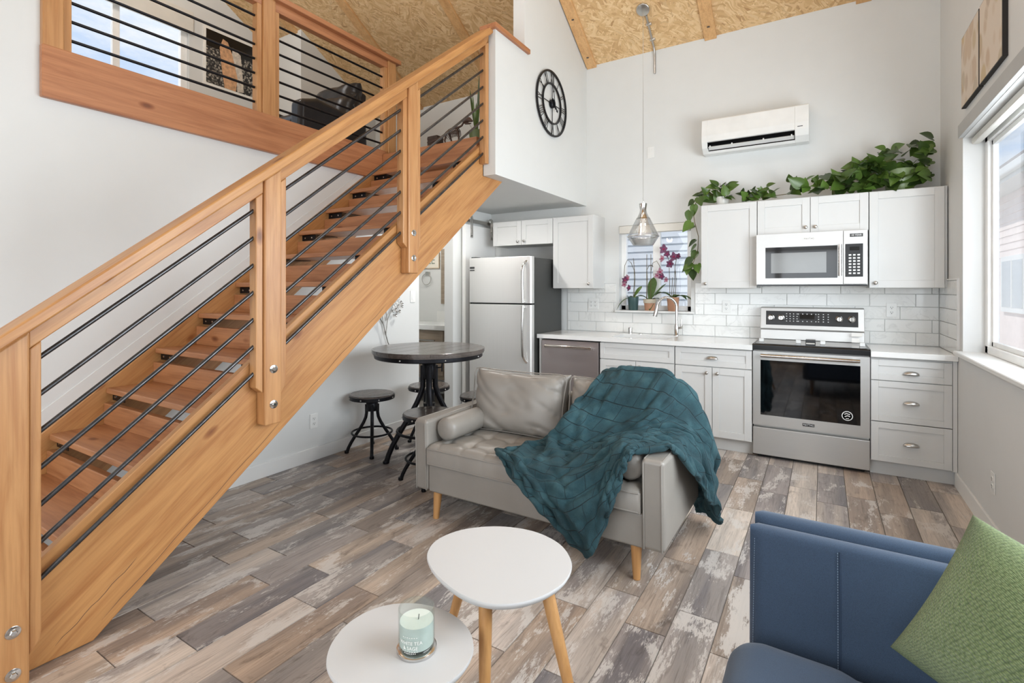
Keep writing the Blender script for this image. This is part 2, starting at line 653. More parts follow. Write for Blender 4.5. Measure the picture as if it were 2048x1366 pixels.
SL = math.atan(0.8)
W = dict(
    wall=plain('wall_paint', (216, 217, 215), 0.75, var=0.01, bump=0.05, bscale=160),
    rwall=plain('side_wall_paint', (214, 214, 212), 0.7, var=0.01, bump=0.05, bscale=160),
    cab=plain('cabinet_white', (210, 210, 208), 0.55, var=0.008, spec=0.25),
    trim=plain('trim_white', (226, 226, 224), 0.45, var=0.008, spec=0.35),
    fir_s=wood('fir_slope', (188, 136, 82), (162, 104, 54), 's', SL),
    fir_z=wood('fir_upright', (190, 140, 90), (166, 110, 62), 'z'),
    fir_y=wood('fir_level', (182, 124, 84), (156, 96, 60), 'y'),
    fir_x=wood('fir_tread', (178, 122, 80), (148, 92, 54), 'x'),
    batten=wood('pine_batten', (220, 174, 120), (200, 150, 98), 'y', knots=True),
    leg=wood('pine_leg', (194, 146, 92), (178, 128, 76), 'z', knots=False),
    vanity=wood('grey_oak', (158, 143, 126), (130, 114, 98), 'x', knots=False),
    darkwood=wood('dark_bronze_wood', (88, 80, 75), (60, 53, 50), 'y', rough=0.22, knots=False),
    osb=osb(),
    plank=plank_mat(),
    grout=plain('grout', (126, 120, 114), 0.9),
    tile=marble('marble_tile', (230, 230, 227), (206, 206, 203), 0.6, 0.14, 4.5),
    quartz=plain('quartz_top', (230, 230, 228), 0.12, var=0.01, vscale=60),
    steel=brushed('stainless', (198, 197, 194), 'x', 0.38, 0.7),
    steel_z=brushed('stainless_upright', (228, 228, 226), 'z', 0.42),
    dw=brushed('dishwasher_steel', (186, 176, 174), 'x', 0.32, 0.8),
    chrome=plain('brushed_nickel', (208, 206, 203), 0.16, 1.0, var=0.02),
    nickel=plain('satin_nickel', (196, 193, 188), 0.28, 1.0, var=0.03),
    iron=plain('black_iron', (38, 38, 41), 0.38, 0.85, var=0.15, vscale=30),
    bar=plain('raw_steel_bar', (84, 84, 86), 0.32, 0.9, var=0.25, vscale=25),
    black=plain('black_plastic', (14, 14, 15), 0.25),
    ink=plain('dark_print', (60, 60, 60), 0.6),
    pale=plain('pale_print', (222, 222, 220), 0.5),
    fridge_side=plain('fridge_side', (66, 67, 65), 0.45, 0.2, bump=0.15, bscale=400),
    oven_glass=plain('oven_glass', (5, 5, 6), 0.04, spec=0.7),
    mw_glass=plain('microwave_glass', (56, 56, 56), 0.05, 0.55),
    mw_window=plain('microwave_window', (112, 112, 110), 0.1, 0.5),
    leather=plain('taupe_leather', (142, 137, 130), 0.42, var=0.05, bump=0.12, bscale=350),
    blackleather=plain('black_leather', (36, 37, 42), 0.3, var=0.1, bump=0.12, bscale=250),
    blue=fabric('blue_fabric', (55, 73, 95), (39, 54, 73)),
    stitch=plain('stitch_thread', (120, 138, 156), 0.9),
    green=knit('green_knit', (160, 176, 122), (96, 114, 72)),
    fur=fur(),
    tabletop=plain('white_lacquer', (196, 195, 194), 0.5, var=0.006, spec=0.3),
    window=glass('window_glass', (0.985, 0.995, 1.0), 0.0, 0.03),
    jar=glass('candle_glass', (0.945, 0.975, 0.968), 0.02, 0.06),
    shade=glass('pendant_glass', (0.90, 0.90, 0.90), 0.06, 0.16),
    wax=plain('candle_wax', (220, 226, 218), 0.5),
    vinyl=plain('window_vinyl', (240, 240, 238), 0.35),
    blind=plain('roller_blind', (216, 213, 205), 0.7),
    plastic=plain('white_plastic', (228, 228, 225), 0.35),
    carpet=plain('grey_carpet', (120, 118, 118), 0.95, var=0.3, vscale=220, bump=0.5, bscale=400),
    leaf=leaf_mat('pothos_leaf', (42, 60, 26), (78, 104, 42)),
    leaf_dark=leaf_mat('orchid_leaf', (44, 66, 34), (84, 108, 52)),
    stem=plain('vine_stem', (96, 84, 52), 0.7),
    orchid=plain('orchid_petal', (112, 66, 96), 0.6, var=0.35, vscale=60),
    orchid_pink=plain('orchid_pink_petal', (176, 130, 146), 0.6, var=0.3, vscale=60),
    orchid_core=plain('orchid_centre', (168, 36, 88), 0.6),
    teal_pot=plain('teal_glaze', (58, 82, 82), 0.3),
    terracotta=plain('terracotta', (182, 136, 108), 0.8),
    stone_pot=plain('stone_pot', (150, 138, 126), 0.8),
    cream_pot=plain('cream_pot', (196, 186, 166), 0.6),
    olive_pot=plain('olive_pot', (112, 128, 86), 0.35),
    white_pot=plain('white_pot', (226, 224, 218), 0.3),
    soil=plain('soil', (52, 42, 34), 0.95),
    siding=plain('blue_siding', (226, 231, 238), 0.7),
    pink_siding=plain('rose_siding', (228, 216, 212), 0.8),
    snow=plain('pale_ground', (226, 222, 216), 0.9, var=0.1, vscale=3),
    canvas=plain('canvas_edge', (32, 28, 26), 0.6),
    mirror=plain('mirror_glass', (235, 238, 238), 0.02, 1.0),
    brown=plain('brown_box', (66, 48, 40), 0.5),
    bone=plain('fossil_brown', (88, 68, 60), 0.6),
    paper=plain('white_paper', (238, 236, 230), 0.7),
)


def picture(name, cols, scale, seed):
    m, n, l, b = base_mat(name)
    mp = n.new('ShaderNodeMapping')
    tc = n.new('ShaderNodeTexCoord')
    mp.inputs['Location'].default_value = (seed, seed * 2, seed)
    mp.inputs['Scale'].default_value = scale
    l.new(tc.outputs['Object'], mp.inputs[0])
    v = n.new('ShaderNodeTexVoronoi')
    v.inputs['Scale'].default_value = 1.0
    v.feature = 'SMOOTH_F1'
    v.inputs['Smoothness'].default_value = 0.25
    l.new(mp.outputs[0], v.inputs['Vector'])
    sep = n.new('ShaderNodeSeparateColor')
    l.new(v.outputs['Color'], sep.inputs[0])
    c = ramp(n, l, sep.outputs[0], [(i / (len(cols) - 1), lin(q)) for i, q in enumerate(cols)])
    f = ramp(n, l, v.outputs['Distance'], [(0.42, (0, 0, 0, 1)), (0.55, (1, 1, 1, 1))])
    l.new(mix(n, l, f, c, lin(cols[0])), b.inputs['Base Color'])
    b.inputs['Roughness'].default_value = 0.7
    return m


# ------------------------------------------------------------------ structure
XL, XR, YB, YF = -3.48, 0.795, 5.2, -1.6
XLL = -6.25
RIDGE, EAVE, SLOPE = 1.8, 3.815, 0.62


def roof(y):
    return EAVE + SLOPE * (YB - max(y, 2 * RIDGE - y)) if y < RIDGE else EAVE + SLOPE * (YB - y)


def struct(name, m, mat, parent=None, bevel=0, label=None):
    o = obj(name, m, mat, parent, bevel)
    if not parent:
        o['kind'] = 'structure'
        if label:
            o['label'] = label
    return o


# floor: planks laid along y, joints every 0.602
fl = struct('floor', M().box(XLL - 0.15, XR + 0.17, YF - 0.15, YB + 0.15, -0.12, -0.004), W['grout'], label='weathered wood-look plank tile floor')
LW, LL, GAP = 0.1655, 0.602, 0.0028
plank_cache = {}


def plank_mesh(w, ln):
    key = (round(w, 3), round(ln, 3))
    if key not in plank_cache:
        a, c, e = w / 2, ln / 2, 0.0012
        m = M()
        m.add([(-a, -c, -0.006), (a, -c, -0.006), (a, c, -0.006), (-a, c, -0.006), (-a + e, -c + e, 0), (a - e, -c + e, 0), (a - e, c - e, 0), (-a + e, c - e, 0)],
              [(4, 5, 6, 7), (0, 1, 5, 4), (1, 2, 6, 5), (2, 3, 7, 6), (3, 0, 4, 7)])
        me = mesh('plank', m)
        me.materials.append(W['plank'])
        plank_cache[key] = me
    return plank_cache[key]


rest = M()
rng = random.Random(4)
for n_ in range(-19, 7):
    xa, xb = -0.364 + LW * n_, -0.364 + LW * (n_ + 1)
    xa, xb = max(xa, XL), min(xb, XR)
    if xb - xa < 0.02:
        continue
    y0 = (1.02 if n_ % 2 else 0.82) - LL * 6
    for k in range(16):
        a, c = max(y0 + LL * k, YF), min(y0 + LL * (k + 1), YB)
        if c - a < 0.03:
            continue
        w_, l_ = xb - xa - GAP, c - a - GAP
        if c < 0.3:
            rest.box(xa + GAP / 2, xb - GAP / 2, a + GAP / 2, c - GAP / 2, -0.006, 0)
            continue
        o = bpy.data.objects.new('plank', plank_mesh(w_, l_))
        C.objects.link(o)
        o.parent = fl
        o.location = ((xa + xb) / 2, (a + c) / 2, 0)
        if rng.random() < 0.5:
            o.rotation_euler = (0, 0, PI)
tag(obj('plank_field', rest, W['plank'], fl), kind='stuff')

# back wall with the kitchen window hole
WX0, WX1, WZ0, WZ1 = -1.845, -1.11, 1.15, 2.04
m = M()
m.box(XLL - 0.15, WX0, YB, YB + 0.14, 0, 3.95)
m.box(WX1, XR + 0.17, YB, YB + 0.14, 0, 3.95)
m.box(WX0, WX1, YB, YB + 0.14, 0, WZ0)
m.box(WX0, WX1, YB, YB + 0.14, WZ1, 3.95)
wall_back = struct('wall_back', m, W['wall'], label='white kitchen wall under the sloping ceiling')

# right wall with the large window
RY0, RY1, RZ0, RZ1 = 0.9, 4.445, 0.955, 2.372
m = M()
m.box(XR, XR + 0.17, YF, YB, 0, RZ0)
m.box(XR, XR + 0.17, RY1, YB, RZ0, RZ1)
m.box(XR, XR + 0.17, YF, RY0, RZ0, RZ1)
m.prism([(YF, RZ1), (YB, RZ1), (YB, EAVE + 0.05), (RIDGE, roof(RIDGE) + 0.05), (YF, EAVE + 0.05)], 0, XR, XR + 0.17)
wall_right = struct('wall_right', m, W['rwall'], label='pale grey wall holding the large window')

# left wall: full height towards the viewer, low under the loft, with the bathroom doorway
DY0, DY1, DZ = 3.887, 4.44, 2.06
m = M()
m.prism([(YF, 0), (0.975, 0), (0.975, roof(0.975)), (YF, EAVE)], 0, XL - 0.12, XL)
m.box(XL - 0.12, XL, 0.975, 3.39, 0, 2.42)
m.box(XL - 0.12, XL, 3.39, DY0, 0, 2.30)
m.box(XL - 0.12, XL, DY1, YB, 0, 2.30)
m.box(XL - 0.12, XL, DY0, DY1, DZ, 2.30)
wall_left = struct('wall_left', m, W['wall'], label='white wall behind the staircase with bathroom doorway')

# front wall behind the viewer, glazed
m = M()
FX0, FX1, FZ0, FZ1 = -3.0, 0.35, 0.5, 3.0
m.box(XLL - 0.15, FX0, YF - 0.15, YF, 0, EAVE)
m.box(FX1, XR + 0.17, YF - 0.15, YF, 0, EAVE)
m.box(FX0, FX1, YF - 0.15, YF, 0, FZ0)
m.box(FX0, FX1, YF - 0.15, YF, FZ1, EAVE)
struct('wall_front', m, W['wall'], label='white wall with wide window behind the viewer')

# outer loft wall with its window
LWY0, LWY1, LWZ0, LWZ1 = 1.25, 3.06, 3.35, 4.56
m = M()
m.box(XLL - 0.15, XLL, YF, YB, 0, LWZ0)
m.box(XLL - 0.15, XLL, LWY1, YB, LWZ0, 3.83)
m.prism([(LWY1, 3.83), (YB, 3.83), (3.96, roof(3.96)), (LWY1, roof(LWY1))], 0, XLL - 0.15, XLL)
m.box(XLL - 0.15, XLL, YF, LWY0, LWZ0, LWZ1)
m.prism([(YF, LWZ1), (LWY1, LWZ1), (LWY1, roof(LWY1)), (RIDGE, roof(RIDGE)), (YF, EAVE)], 0, XLL - 0.15, XLL)
struct('wall_loft', m, W['wall'], label='white gable wall of the loft')

# boxed-out chase in the loft
m = M().prism([(3.978, 2.6), (YB, 2.6), (YB, EAVE), (3.978, roof(3.978))], 0, XLL, -5.48)
struct('wall_loft_chase', m, W['wall'], label='boxed-out white chase at the loft corner')

# ceiling: OSB with battens
th = 0.1
m = M().prism([(YB + 0.15, EAVE - SLOPE * 0.15), (RIDGE, roof(RIDGE)), (RIDGE, roof(RIDGE) + th), (YB + 0.15, EAVE - SLOPE * 0.15 + th)], 0, XLL - 0.15, XR + 0.17)
ceil = struct('ceiling', m, W['osb'], label='sloping strand-board ceiling')
m = M().prism([(YF - 0.15, EAVE - SLOPE * 0.15), (RIDGE, roof(RIDGE)), (RIDGE, roof(RIDGE) + th), (YF - 0.15, EAVE - SLOPE * 0.15 + th)], 0, XLL - 0.15, XR + 0.17)
struct('ceiling_front', m, W['osb'], label='strand-board ceiling slope above the viewer')
for xb_ in (0.295, -0.925, -2.155, -3.415, -4.635, -5.6):
    m = M().prism([(YB - 0.001, EAVE), (RIDGE, roof(RIDGE)), (RIDGE, roof(RIDGE) - 0.03), (YB - 0.001, EAVE - 0.03)], 0, xb_ - 0.055, xb_ + 0.055)
    bt = obj('batten', m, W['batten'], ceil, bevel=0.003)
    for yy in (YB - 0.12, YB - 0.5):
        k = M().lathe([(0.0, -0.002), (0.013, -0.001), (0.014, 0.004)], (xb_, yy, roof(yy) - 0.034), 10)
        obj('screw_plug', k, W['darkwood'], bt, smooth=40)

# loft slab, landing, soffit
m = M().box(XLL, XL - 0.012, YF, YB, 2.29, 2.58).box(XL - 0.012, -2.225, 3.40, YB, 2.29, 2.58)
struct('floor_loft', m, W['wall'], label='white soffit and slab carrying the loft')
m = M().box(XLL, XL - 0.02, YF, YB, 2.58, 2.61).box(XL - 0.02, -2.34, 3.385, YB, 2.58, 2.61)
struct('floor_loft_carpet', m, W['carpet'], label='grey carpet on the loft floor')

# clock wall: half wall, then full height
m = M()
m.box(-2.335, -2.22, 3.375, 3.84, 2.285, 3.44)
m.prism([(3.84, 2.285), (YB, 2.285), (YB, EAVE), (3.84, roof(3.84))], 0, -2.335, -2.22)
struct('wall_landing', m, W['wall'], label='white wall carrying the round clock beside the landing')
struct('trim_1', M().box(-2.355, -2.195, 3.345, 3.90, 3.44, 3.48), W['fir_y'], bevel=0.003, label='wooden cap on the half wall beside the clock')

# bathroom enclosure
m = M().box(XL - 2.12, XL - 2.0, 2.9, YB, 0, 2.29)
struct('wall_bath_left', m, W['wall'], label='white bathroom wall')
m = M().box(XL - 2.0, XL - 0.12, 2.9, 3.0, 0, 2.29)
struct('wall_bath_front', m, W['wall'], label='white bathroom partition')

# baseboards
struct('baseboard_left', M().box(XL, XL + 0.014, 0.7, DY0 - 0.01, 0, 0.105), W['trim'], bevel=0.003)
struct('baseboard_right', M().box(XR - 0.014, XR, YF, 4.62, 0, 0.105), W['trim'], bevel=0.003)
# pale skirt along the stair wall
m = M().prism([(0.97, 0.8 * (0.97 - 0.76) + 0.455), (3.38, 0.8 * (3.38 - 0.76) + 0.40), (3.38, 0.8 * (3.38 - 0.76) + 0.50), (0.97, 0.8 * (0.97 - 0.76) + 0.56)], 0, XL, XL + 0.006)
struct('trim_2', m, W['wall'], bevel=0.002, label='white skirt board rising along the stair wall')

# ------------------------------------------------------------------ windows
# kitchen window
win1 = struct('window_1', M().box(WX0, WX0 + 0.05, YB + 0.07, YB + 0.13, WZ0, WZ1).box(WX1 - 0.05, WX1, YB + 0.07, YB + 0.13, WZ0, WZ1)
              .box(WX0, WX1, YB + 0.07, YB + 0.13, WZ0, WZ0 + 0.05).box(WX0, WX1, YB + 0.07, YB + 0.13, WZ1 - 0.05, WZ1), W['vinyl'], bevel=0.004, label='small kitchen window over the sink')
obj('mullion', M().box(-1.508, -1.432, YB + 0.075, YB + 0.125, WZ0 + 0.05, WZ1 - 0.05), W['vinyl'], win1, bevel=0.004)
obj('pane', M().box(WX0 + 0.05, -1.508, YB + 0.098, YB + 0.102, WZ0 + 0.05, WZ1 - 0.05), W['window'], win1)
obj('pane', M().box(-1.432, WX1 - 0.05, YB + 0.098, YB + 0.102, WZ0 + 0.05, WZ1 - 0.05), W['window'], win1)
obj('window_sill', M().box(-1.88, -1.07, YB - 0.045, YB + 0.07, 1.128, 1.15), W['trim'], win1, bevel=0.004)
obj('roller_blind', M().box(WX0 + 0.003, WX1 - 0.003, YB - 0.012, YB + 0.06, 1.958, 2.036), W['blind'], win1, bevel=0.004)

# large side window
fx0, fx1 = XR + 0.11, XR + 0.165
m = M().box(fx0, fx1, RY0, RY0 + 0.06, RZ0, RZ1).box(fx0, fx1, RY1 - 0.06, RY1, RZ0, RZ1).box(fx0, fx1, RY0, RY1, RZ0, RZ0 + 0.05).box(fx0, fx1, RY0, RY1, RZ1 - 0.05, RZ1)
win2 = struct('window_2', m, W['vinyl'], bevel=0.004, label='large window in the right wall')
ym = (RY0 + RY1) / 2
obj('mullion', M().box(fx0 + 0.005, fx1 - 0.005, ym - 0.04, ym + 0.04, RZ0 + 0.05, RZ1 - 0.05), W['vinyl'], win2, bevel=0.004)
m = M()
for ya, yb_ in ((RY0 + 0.06, ym - 0.04), (ym + 0.04, RY1 - 0.06)):
    q = M().box(fx0 + 0.02, fx0 + 0.045, ya, ya + 0.03, RZ0 + 0.05, RZ1 - 0.05).box(fx0 + 0.02, fx0 + 0.045, yb_ - 0.03, yb_, RZ0 + 0.05, RZ1 - 0.05)
    q.box(fx0 + 0.02, fx0 + 0.045, ya, yb_, RZ0 + 0.05, RZ0 + 0.08).box(fx0 + 0.02, fx0 + 0.045, ya, yb_, RZ1 - 0.08, RZ1 - 0.05)
    sash = obj('sash', q, W['vinyl'], win2, bevel=0.003)
    obj('pane', M().box(fx0 + 0.03, fx0 + 0.035, ya + 0.03, yb_ - 0.03, RZ0 + 0.08, RZ1 - 0.08), W['window'], win2)
m = M().prism([(XR - 0.045, 0.93), (XR - 0.045, 0.95), (XR - 0.04, 0.956), (fx0, 0.956), (fx0, 0.93), (XR - 0.02, 0.93), (XR - 0.012, 0.915), (XR, 0.905), (XR - 0.002, 0.93)][:6], 1, RY0 - 0.05, RY1 + 0.035)
obj('window_sill', m, W['trim'], win2, bevel=0.003)
obj('sill_apron', M().prism([(XR - 0.03, 0.93), (XR, 0.93), (XR, 0.90), (XR - 0.014, 0.91)], 1, RY0 - 0.03, RY1 + 0.02), W['trim'], win2)
obj('blind_cassette', M().prism([(XR - 0.028, RZ1), (XR - 0.028, RZ1 + 0.085), (XR, RZ1 + 0.085), (XR, RZ1 + 0.002), (XR + 0.05, RZ1 - 0.003), (XR + 0.05, RZ1 - 0.02), (XR, RZ1 - 0.01)][:4], 1, RY0 - 0.02, RY1 - 0.012), plain('cassette_grey', (176, 176, 174), 0.5), win2, bevel=0.003)
obj('roller_blind', M().box(XR + 0.04, XR + 0.085, RY0 + 0.01, RY1 - 0.01, RZ1 - 0.05, RZ1 - 0.006), W['blind'], win2, bevel=0.01)

# loft window
m = M().box(XLL - 0.1, XLL - 0.04, LWY0, LWY0 + 0.05, LWZ0, LWZ1).box(XLL - 0.1, XLL - 0.04, LWY1 - 0.07, LWY1, LWZ0, LWZ1)
m.box(XLL - 0.1, XLL - 0.04, LWY0, LWY1, LWZ0, LWZ0 + 0.05).box(XLL - 0.1, XLL - 0.04, LWY0, LWY1, LWZ1 - 0.05, LWZ1)
win3 = struct('window_3', m, W['vinyl'], bevel=0.004, label='loft window showing the sky behind the bars')
obj('mullion', M().box(XLL - 0.095, XLL - 0.045, 2.335, 2.40, LWZ0 + 0.05, LWZ1 - 0.05), W['vinyl'], win3, bevel=0.004)
obj('pane', M().box(XLL - 0.072, XLL - 0.068, LWY0 + 0.05, 2.335, LWZ0 + 0.05, LWZ1 - 0.05), W['window'], win3)
obj('pane', M().box(XLL - 0.072, XLL - 0.068, 2.40, LWY1 - 0.07, LWZ0 + 0.05, LWZ1 - 0.05), W['window'], win3)
obj('roller_blind', M().box(XLL - 0.03, XLL + 0.05, LWY0 - 0.02, LWY1 + 0.03, 4.33, 4.57), W['blind'], win3, bevel=0.01)

# front glazing behind the viewer
m = M().box(FX0, FX0 + 0.08, YF - 0.12, YF - 0.05, FZ0, FZ1).box(FX1 - 0.08, FX1, YF - 0.12, YF - 0.05, FZ0, FZ1).box(FX0, FX1, YF - 0.12, YF - 0.05, FZ0, FZ0 + 0.08).box(FX0, FX1, YF - 0.12, YF - 0.05, FZ1 - 0.08, FZ1)
for q in (-1.9, -0.75):
    m.box(q - 0.06, q + 0.06, YF - 0.12, YF - 0.05, FZ0, FZ1)
m.box(FX0, FX1, YF - 0.12, YF - 0.05, 2.1, 2.2)
struct('window_4', m, W['vinyl'], label='wide front window behind the viewer')

# ------------------------------------------------------------------ staircase


def shear(x, y, z):
    w = (x + 3.46) / (3.46 - 2.335)
    return (x + w * 0.031 * (y - 3.5), y, z)


def sl(y):
    return 0.8 * (y - 0.76)


def slo(y):
    return 0.81 * (y - 0.83)


stair = thing('staircase', 'open wooden staircase climbing along the white left wall to the loft', 'staircase', (-2.9, 0.8, 0))
for xa, xb in ((-2.375, -2.335), (-3.478, -3.438)):
    top = 0.455
    m = M().prism([(0.835, 0.004), (0.50, 0), (0.50, sl(0.50) + top), (3.374, sl(3.374) + top), (3.374, 2.286), (0.83 + 2.286 / 0.81, 2.286)] if xa > -3 else
                  [(0.835, 0.004), (0.50, 0), (0.50, sl(0.50) + top), (3.374, sl(3.374) + top), (3.374, 2.10)], 0, xa, xb)
    obj('stringer', m.map(shear), W['fir_s'], stair, bevel=0.004)
for k in range(1, 13):
    yn, zn = 0.999 + 0.246 * (k - 3), 0.2 * k + 0.015
    t = M().box(-3.436, -2.377, yn, yn + 0.272, zn - 0.03, zn)
    tr = obj('tread', t.map(shear), W['fir_x'], stair, bevel=0.004)
    if k < 13:
        r = M().box(-3.436, -2.377, yn + 0.235, yn + 0.268, zn, zn + 0.118)
        obj('riser', r.map(shear), W['fir_x'], stair, bevel=0.003)
    for xs_ in (-3.436, -2.377 - 0.16):
        bk = M().box(xs_ + 0.002, xs_ + 0.158, yn + 0.03, yn + 0.034, zn - 0.072, zn - 0.03).box(xs_ + 0.002, xs_ + 0.158, yn + 0.03, yn + 0.24, zn - 0.034, zn - 0.0305)
        bo = obj('bracket', bk.map(shear), W['iron'], tr)
        for q in (0.04, 0.12):
            obj('screw', M().lathe([(0.0, -0.004), (0.006, -0.003), (0.007, 0)], (xs_ + q, yn + 0.03, zn - 0.052), 8, 'y').map(shear), W['chrome'], bo, smooth=40)
for ya_, yb_, off_ in ((0.86, 1.62, 0.045), (1.75, 2.35, 0.05), (0.72, 0.98, 0.14)):
    pts = [shear(-2.3352, ya_ + (yb_ - ya_) * k / 12, slo(ya_ + (yb_ - ya_) * k / 12) + off_ + 0.004 * math.sin(k * 1.7)) for k in range(13)]
    obj('crack', M().tube(pts, [0.0004] + [0.0011] * 11 + [0.0004], 5), W['brown'], stair)
obj('header_board', M().box(-3.436, -2.377, 3.345, 3.384, 2.33, 2.605).map(shear), W['fir_x'], stair, bevel=0.004)

# stair railing
rail = thing('stair_railing', 'wooden stair railing with sloping dark steel bars and bolted posts', 'railing', (-2.3, 0.6, 0))


def rl(y, c):
    return 0.797 * (y - 0.657) + c


POSTS = [(0.545, 0.632, 0.0, 0.20, 0.055), (1.487, 1.575, 0.70, 0.975, 0.80), (2.465, 2.552, 1.475, 1.74, 1.575)]
cap_lo, cap_hi = 1.245, 1.295
for i, (ya, yb, z0, b1, b2) in enumerate(POSTS):
    zt = rl(yb, cap_lo)
    m = M().prism([(ya, z0 + 0.0), (yb, z0), (yb, rl(yb, cap_lo)), (ya, rl(ya, cap_lo))], 0, -2.335, -2.258)
    po = obj('post', m.map(shear), W['fir_z'], rail, bevel=0.007)
    for zb in (b1, b2):
        yc = (ya + yb) / 2
        q = M().lathe([(0.021, 0), (0.021, 0.003), (0.019, 0.004), (0.0, 0.004)], (-2.258, yc, zb), 18, 'x').lathe([(0.011, 0.004), (0.011, 0.011), (0.009, 0.013), (0.0, 0.013)], (-2.258, yc, zb), 6, 'x')
        obj('bolt', q.map(shear), W['chrome'], po, smooth=30)
    zs = max(rl(ya, 0.319) - 0.11, 0.09)
    if i:
        m = M().prism([(ya - 0.037, zs + 0.02), (ya - 0.002, zs - 0.01), (ya - 0.002, rl(ya, cap_lo - 0.065)), (ya - 0.037, rl(ya - 0.037, cap_lo - 0.065))], 0, -2.332, -2.272)
        obj('baluster_strip', m.map(shear), W['fir_z'], rail, bevel=0.004)
    zs2 = max(rl(yb, 0.319) - 0.19, 0.085)
    m = M().prism([(yb + 0.002, zs2 - 0.02), (yb + 0.030, zs2 + 0.02), (yb + 0.034, zs2 + 0.05), (yb + 0.034, rl(yb + 0.034, cap_lo - 0.065)), (yb + 0.002, rl(yb, cap_lo - 0.065))], 0, -2.332, -2.272)
    obj('baluster_strip', m.map(shear), W['fir_z'], rail, bevel=0.004)
m = M().prism([(3.322, 2.37), (3.366, 2.37), (3.366, 3.40), (3.322, rl(3.322, cap_lo - 0.065))], 0, -2.332, -2.272)
obj('baluster_strip', m.map(shear), W['fir_z'], rail, bevel=0.004)
segs = [(0.632, 1.487), (1.575, 2.465), (2.552, 3.366)]
for ya, yb in segs:
    m = M().prism([(ya, rl(ya, cap_lo - 0.065)), (yb, rl(yb, cap_lo - 0.065)), (yb, rl(yb, cap_lo)), (ya, rl(ya, cap_lo))], 0, -2.332, -2.272)
    obj('subrail', m.map(shear), W['fir_s'], rail, bevel=0.004)
    for j in range(7):
        c = 1.118 - 0.1325 * j
        q = M().tube([shear(-2.302, ya + 0.018, rl(ya + 0.018, c)), shear(-2.302, yb - 0.018, rl(yb - 0.018, c))], 0.0088, 12)
        obj('bar', q, W['bar'], rail, smooth=60)
m = M().prism([(0.44, rl(0.44, cap_lo)), (3.40, rl(3.40, cap_lo)), (3.345, rl(3.345, cap_hi) + 0.01), (0.44, rl(0.44, cap_hi))], 0, -2.372, -2.238)
obj('handrail_cap', m.map(shear), W['fir_s'], rail, bevel=0.007)

# loft railing
lr = thing('loft_railing', 'wooden loft railing with level dark steel bars above the wide fascia board', 'railing', (-3.46, 0.97, 2.37))
obj('fascia', M().box(-3.479, -3.44, 0.97, 3.40, 2.372, 2.645), W['fir_y'], lr, bevel=0.006)
LP = [(0.974, 1.062), (2.19, 2.29), (3.43, 3.53)]
for i, (ya, yb) in enumerate(LP):
    obj('post', M().box(-3.53, -3.445, ya, yb, 2.61 if i < 2 else 2.61, 3.50), W['fir_z'], lr, bevel=0.005)
    if i:
        obj('baluster_strip', M().box(-3.52, -3.46, ya - 0.037, ya - 0.001, 2.63, 3.43), W['fir_z'], lr, bevel=0.003)
    if i < 2:
        obj('baluster_strip', M().box(-3.52, -3.46, yb + 0.001, yb + 0.037, 2.63, 3.43), W['fir_z'], lr, bevel=0.003)
for ya, yb in ((1.062, 2.19), (2.29, 3.43)):
    obj('subrail', M().box(-3.52, -3.46, ya, yb, 3.43, 3.50), W['fir_y'], lr, bevel=0.003)
    for j in range(7):
        z = 2.722 + 0.1037 * j
        obj('bar', M().tube([(-3.492, ya + 0.02, z), (-3.492, yb - 0.02, z)], 0.0088, 10), W['iron'], lr, smooth=60)
obj('handrail_cap', M().box(-3.555, -3.42, 0.972, 3.575, 3.50, 3.54), W['fir_y'], lr, bevel=0.005)

# ------------------------------------------------------------------ kitchen
YC = 4.585      # face of the base cabinets
YT = YC + 0.02  # carcass front


def shaker(x0, x1, z0, z1, yf, fr=0.057, th=0.02, rec=0.008):
    m = M()
    m.box(x0, x0 + fr, yf, yf + th, z0, z1).box(x1 - fr, x1, yf, yf + th, z0, z1)
    m.box(x0 + fr, x1 - fr, yf, yf + th, z0, z0 + fr).box(x0 + fr, x1 - fr, yf, yf + th, z1 - fr, z1)
    m.box(x0 + fr, x1 - fr, yf + rec, yf + th - 0.002, z0 + fr, z1 - fr)
    return m


def knob(x, y, z, parent):
    m = M().lathe([(0.006, 0.0), (0.006, -0.012), (0.0145, -0.017), (0.015, -0.022), (0.011, -0.027), (0.0, -0.028)], (x, y, z), 16, 'y')
    obj('knob', m, W['nickel'], parent, smooth=50)


def cup_pull(x, y, z, parent):
    a, b_, h = 0.047, 0.025, 0.026

    def fn(u, v):
        t, p = PI * u, PI / 2 * v
        return (x - a * math.cos(t), y - b_ * math.sin(t) ** 0.7 * math.cos(p) - 0.0005, z + h * math.sin(t) ** 0.7 * math.sin(p))
    m = M().grid(fn, 20, 8)
    o = obj('cup_pull', m, W['nickel'], parent, smooth=179)
    sd = o.modifiers.new('thick', 'SOLIDIFY')
    sd.thickness = 0.002
    return o


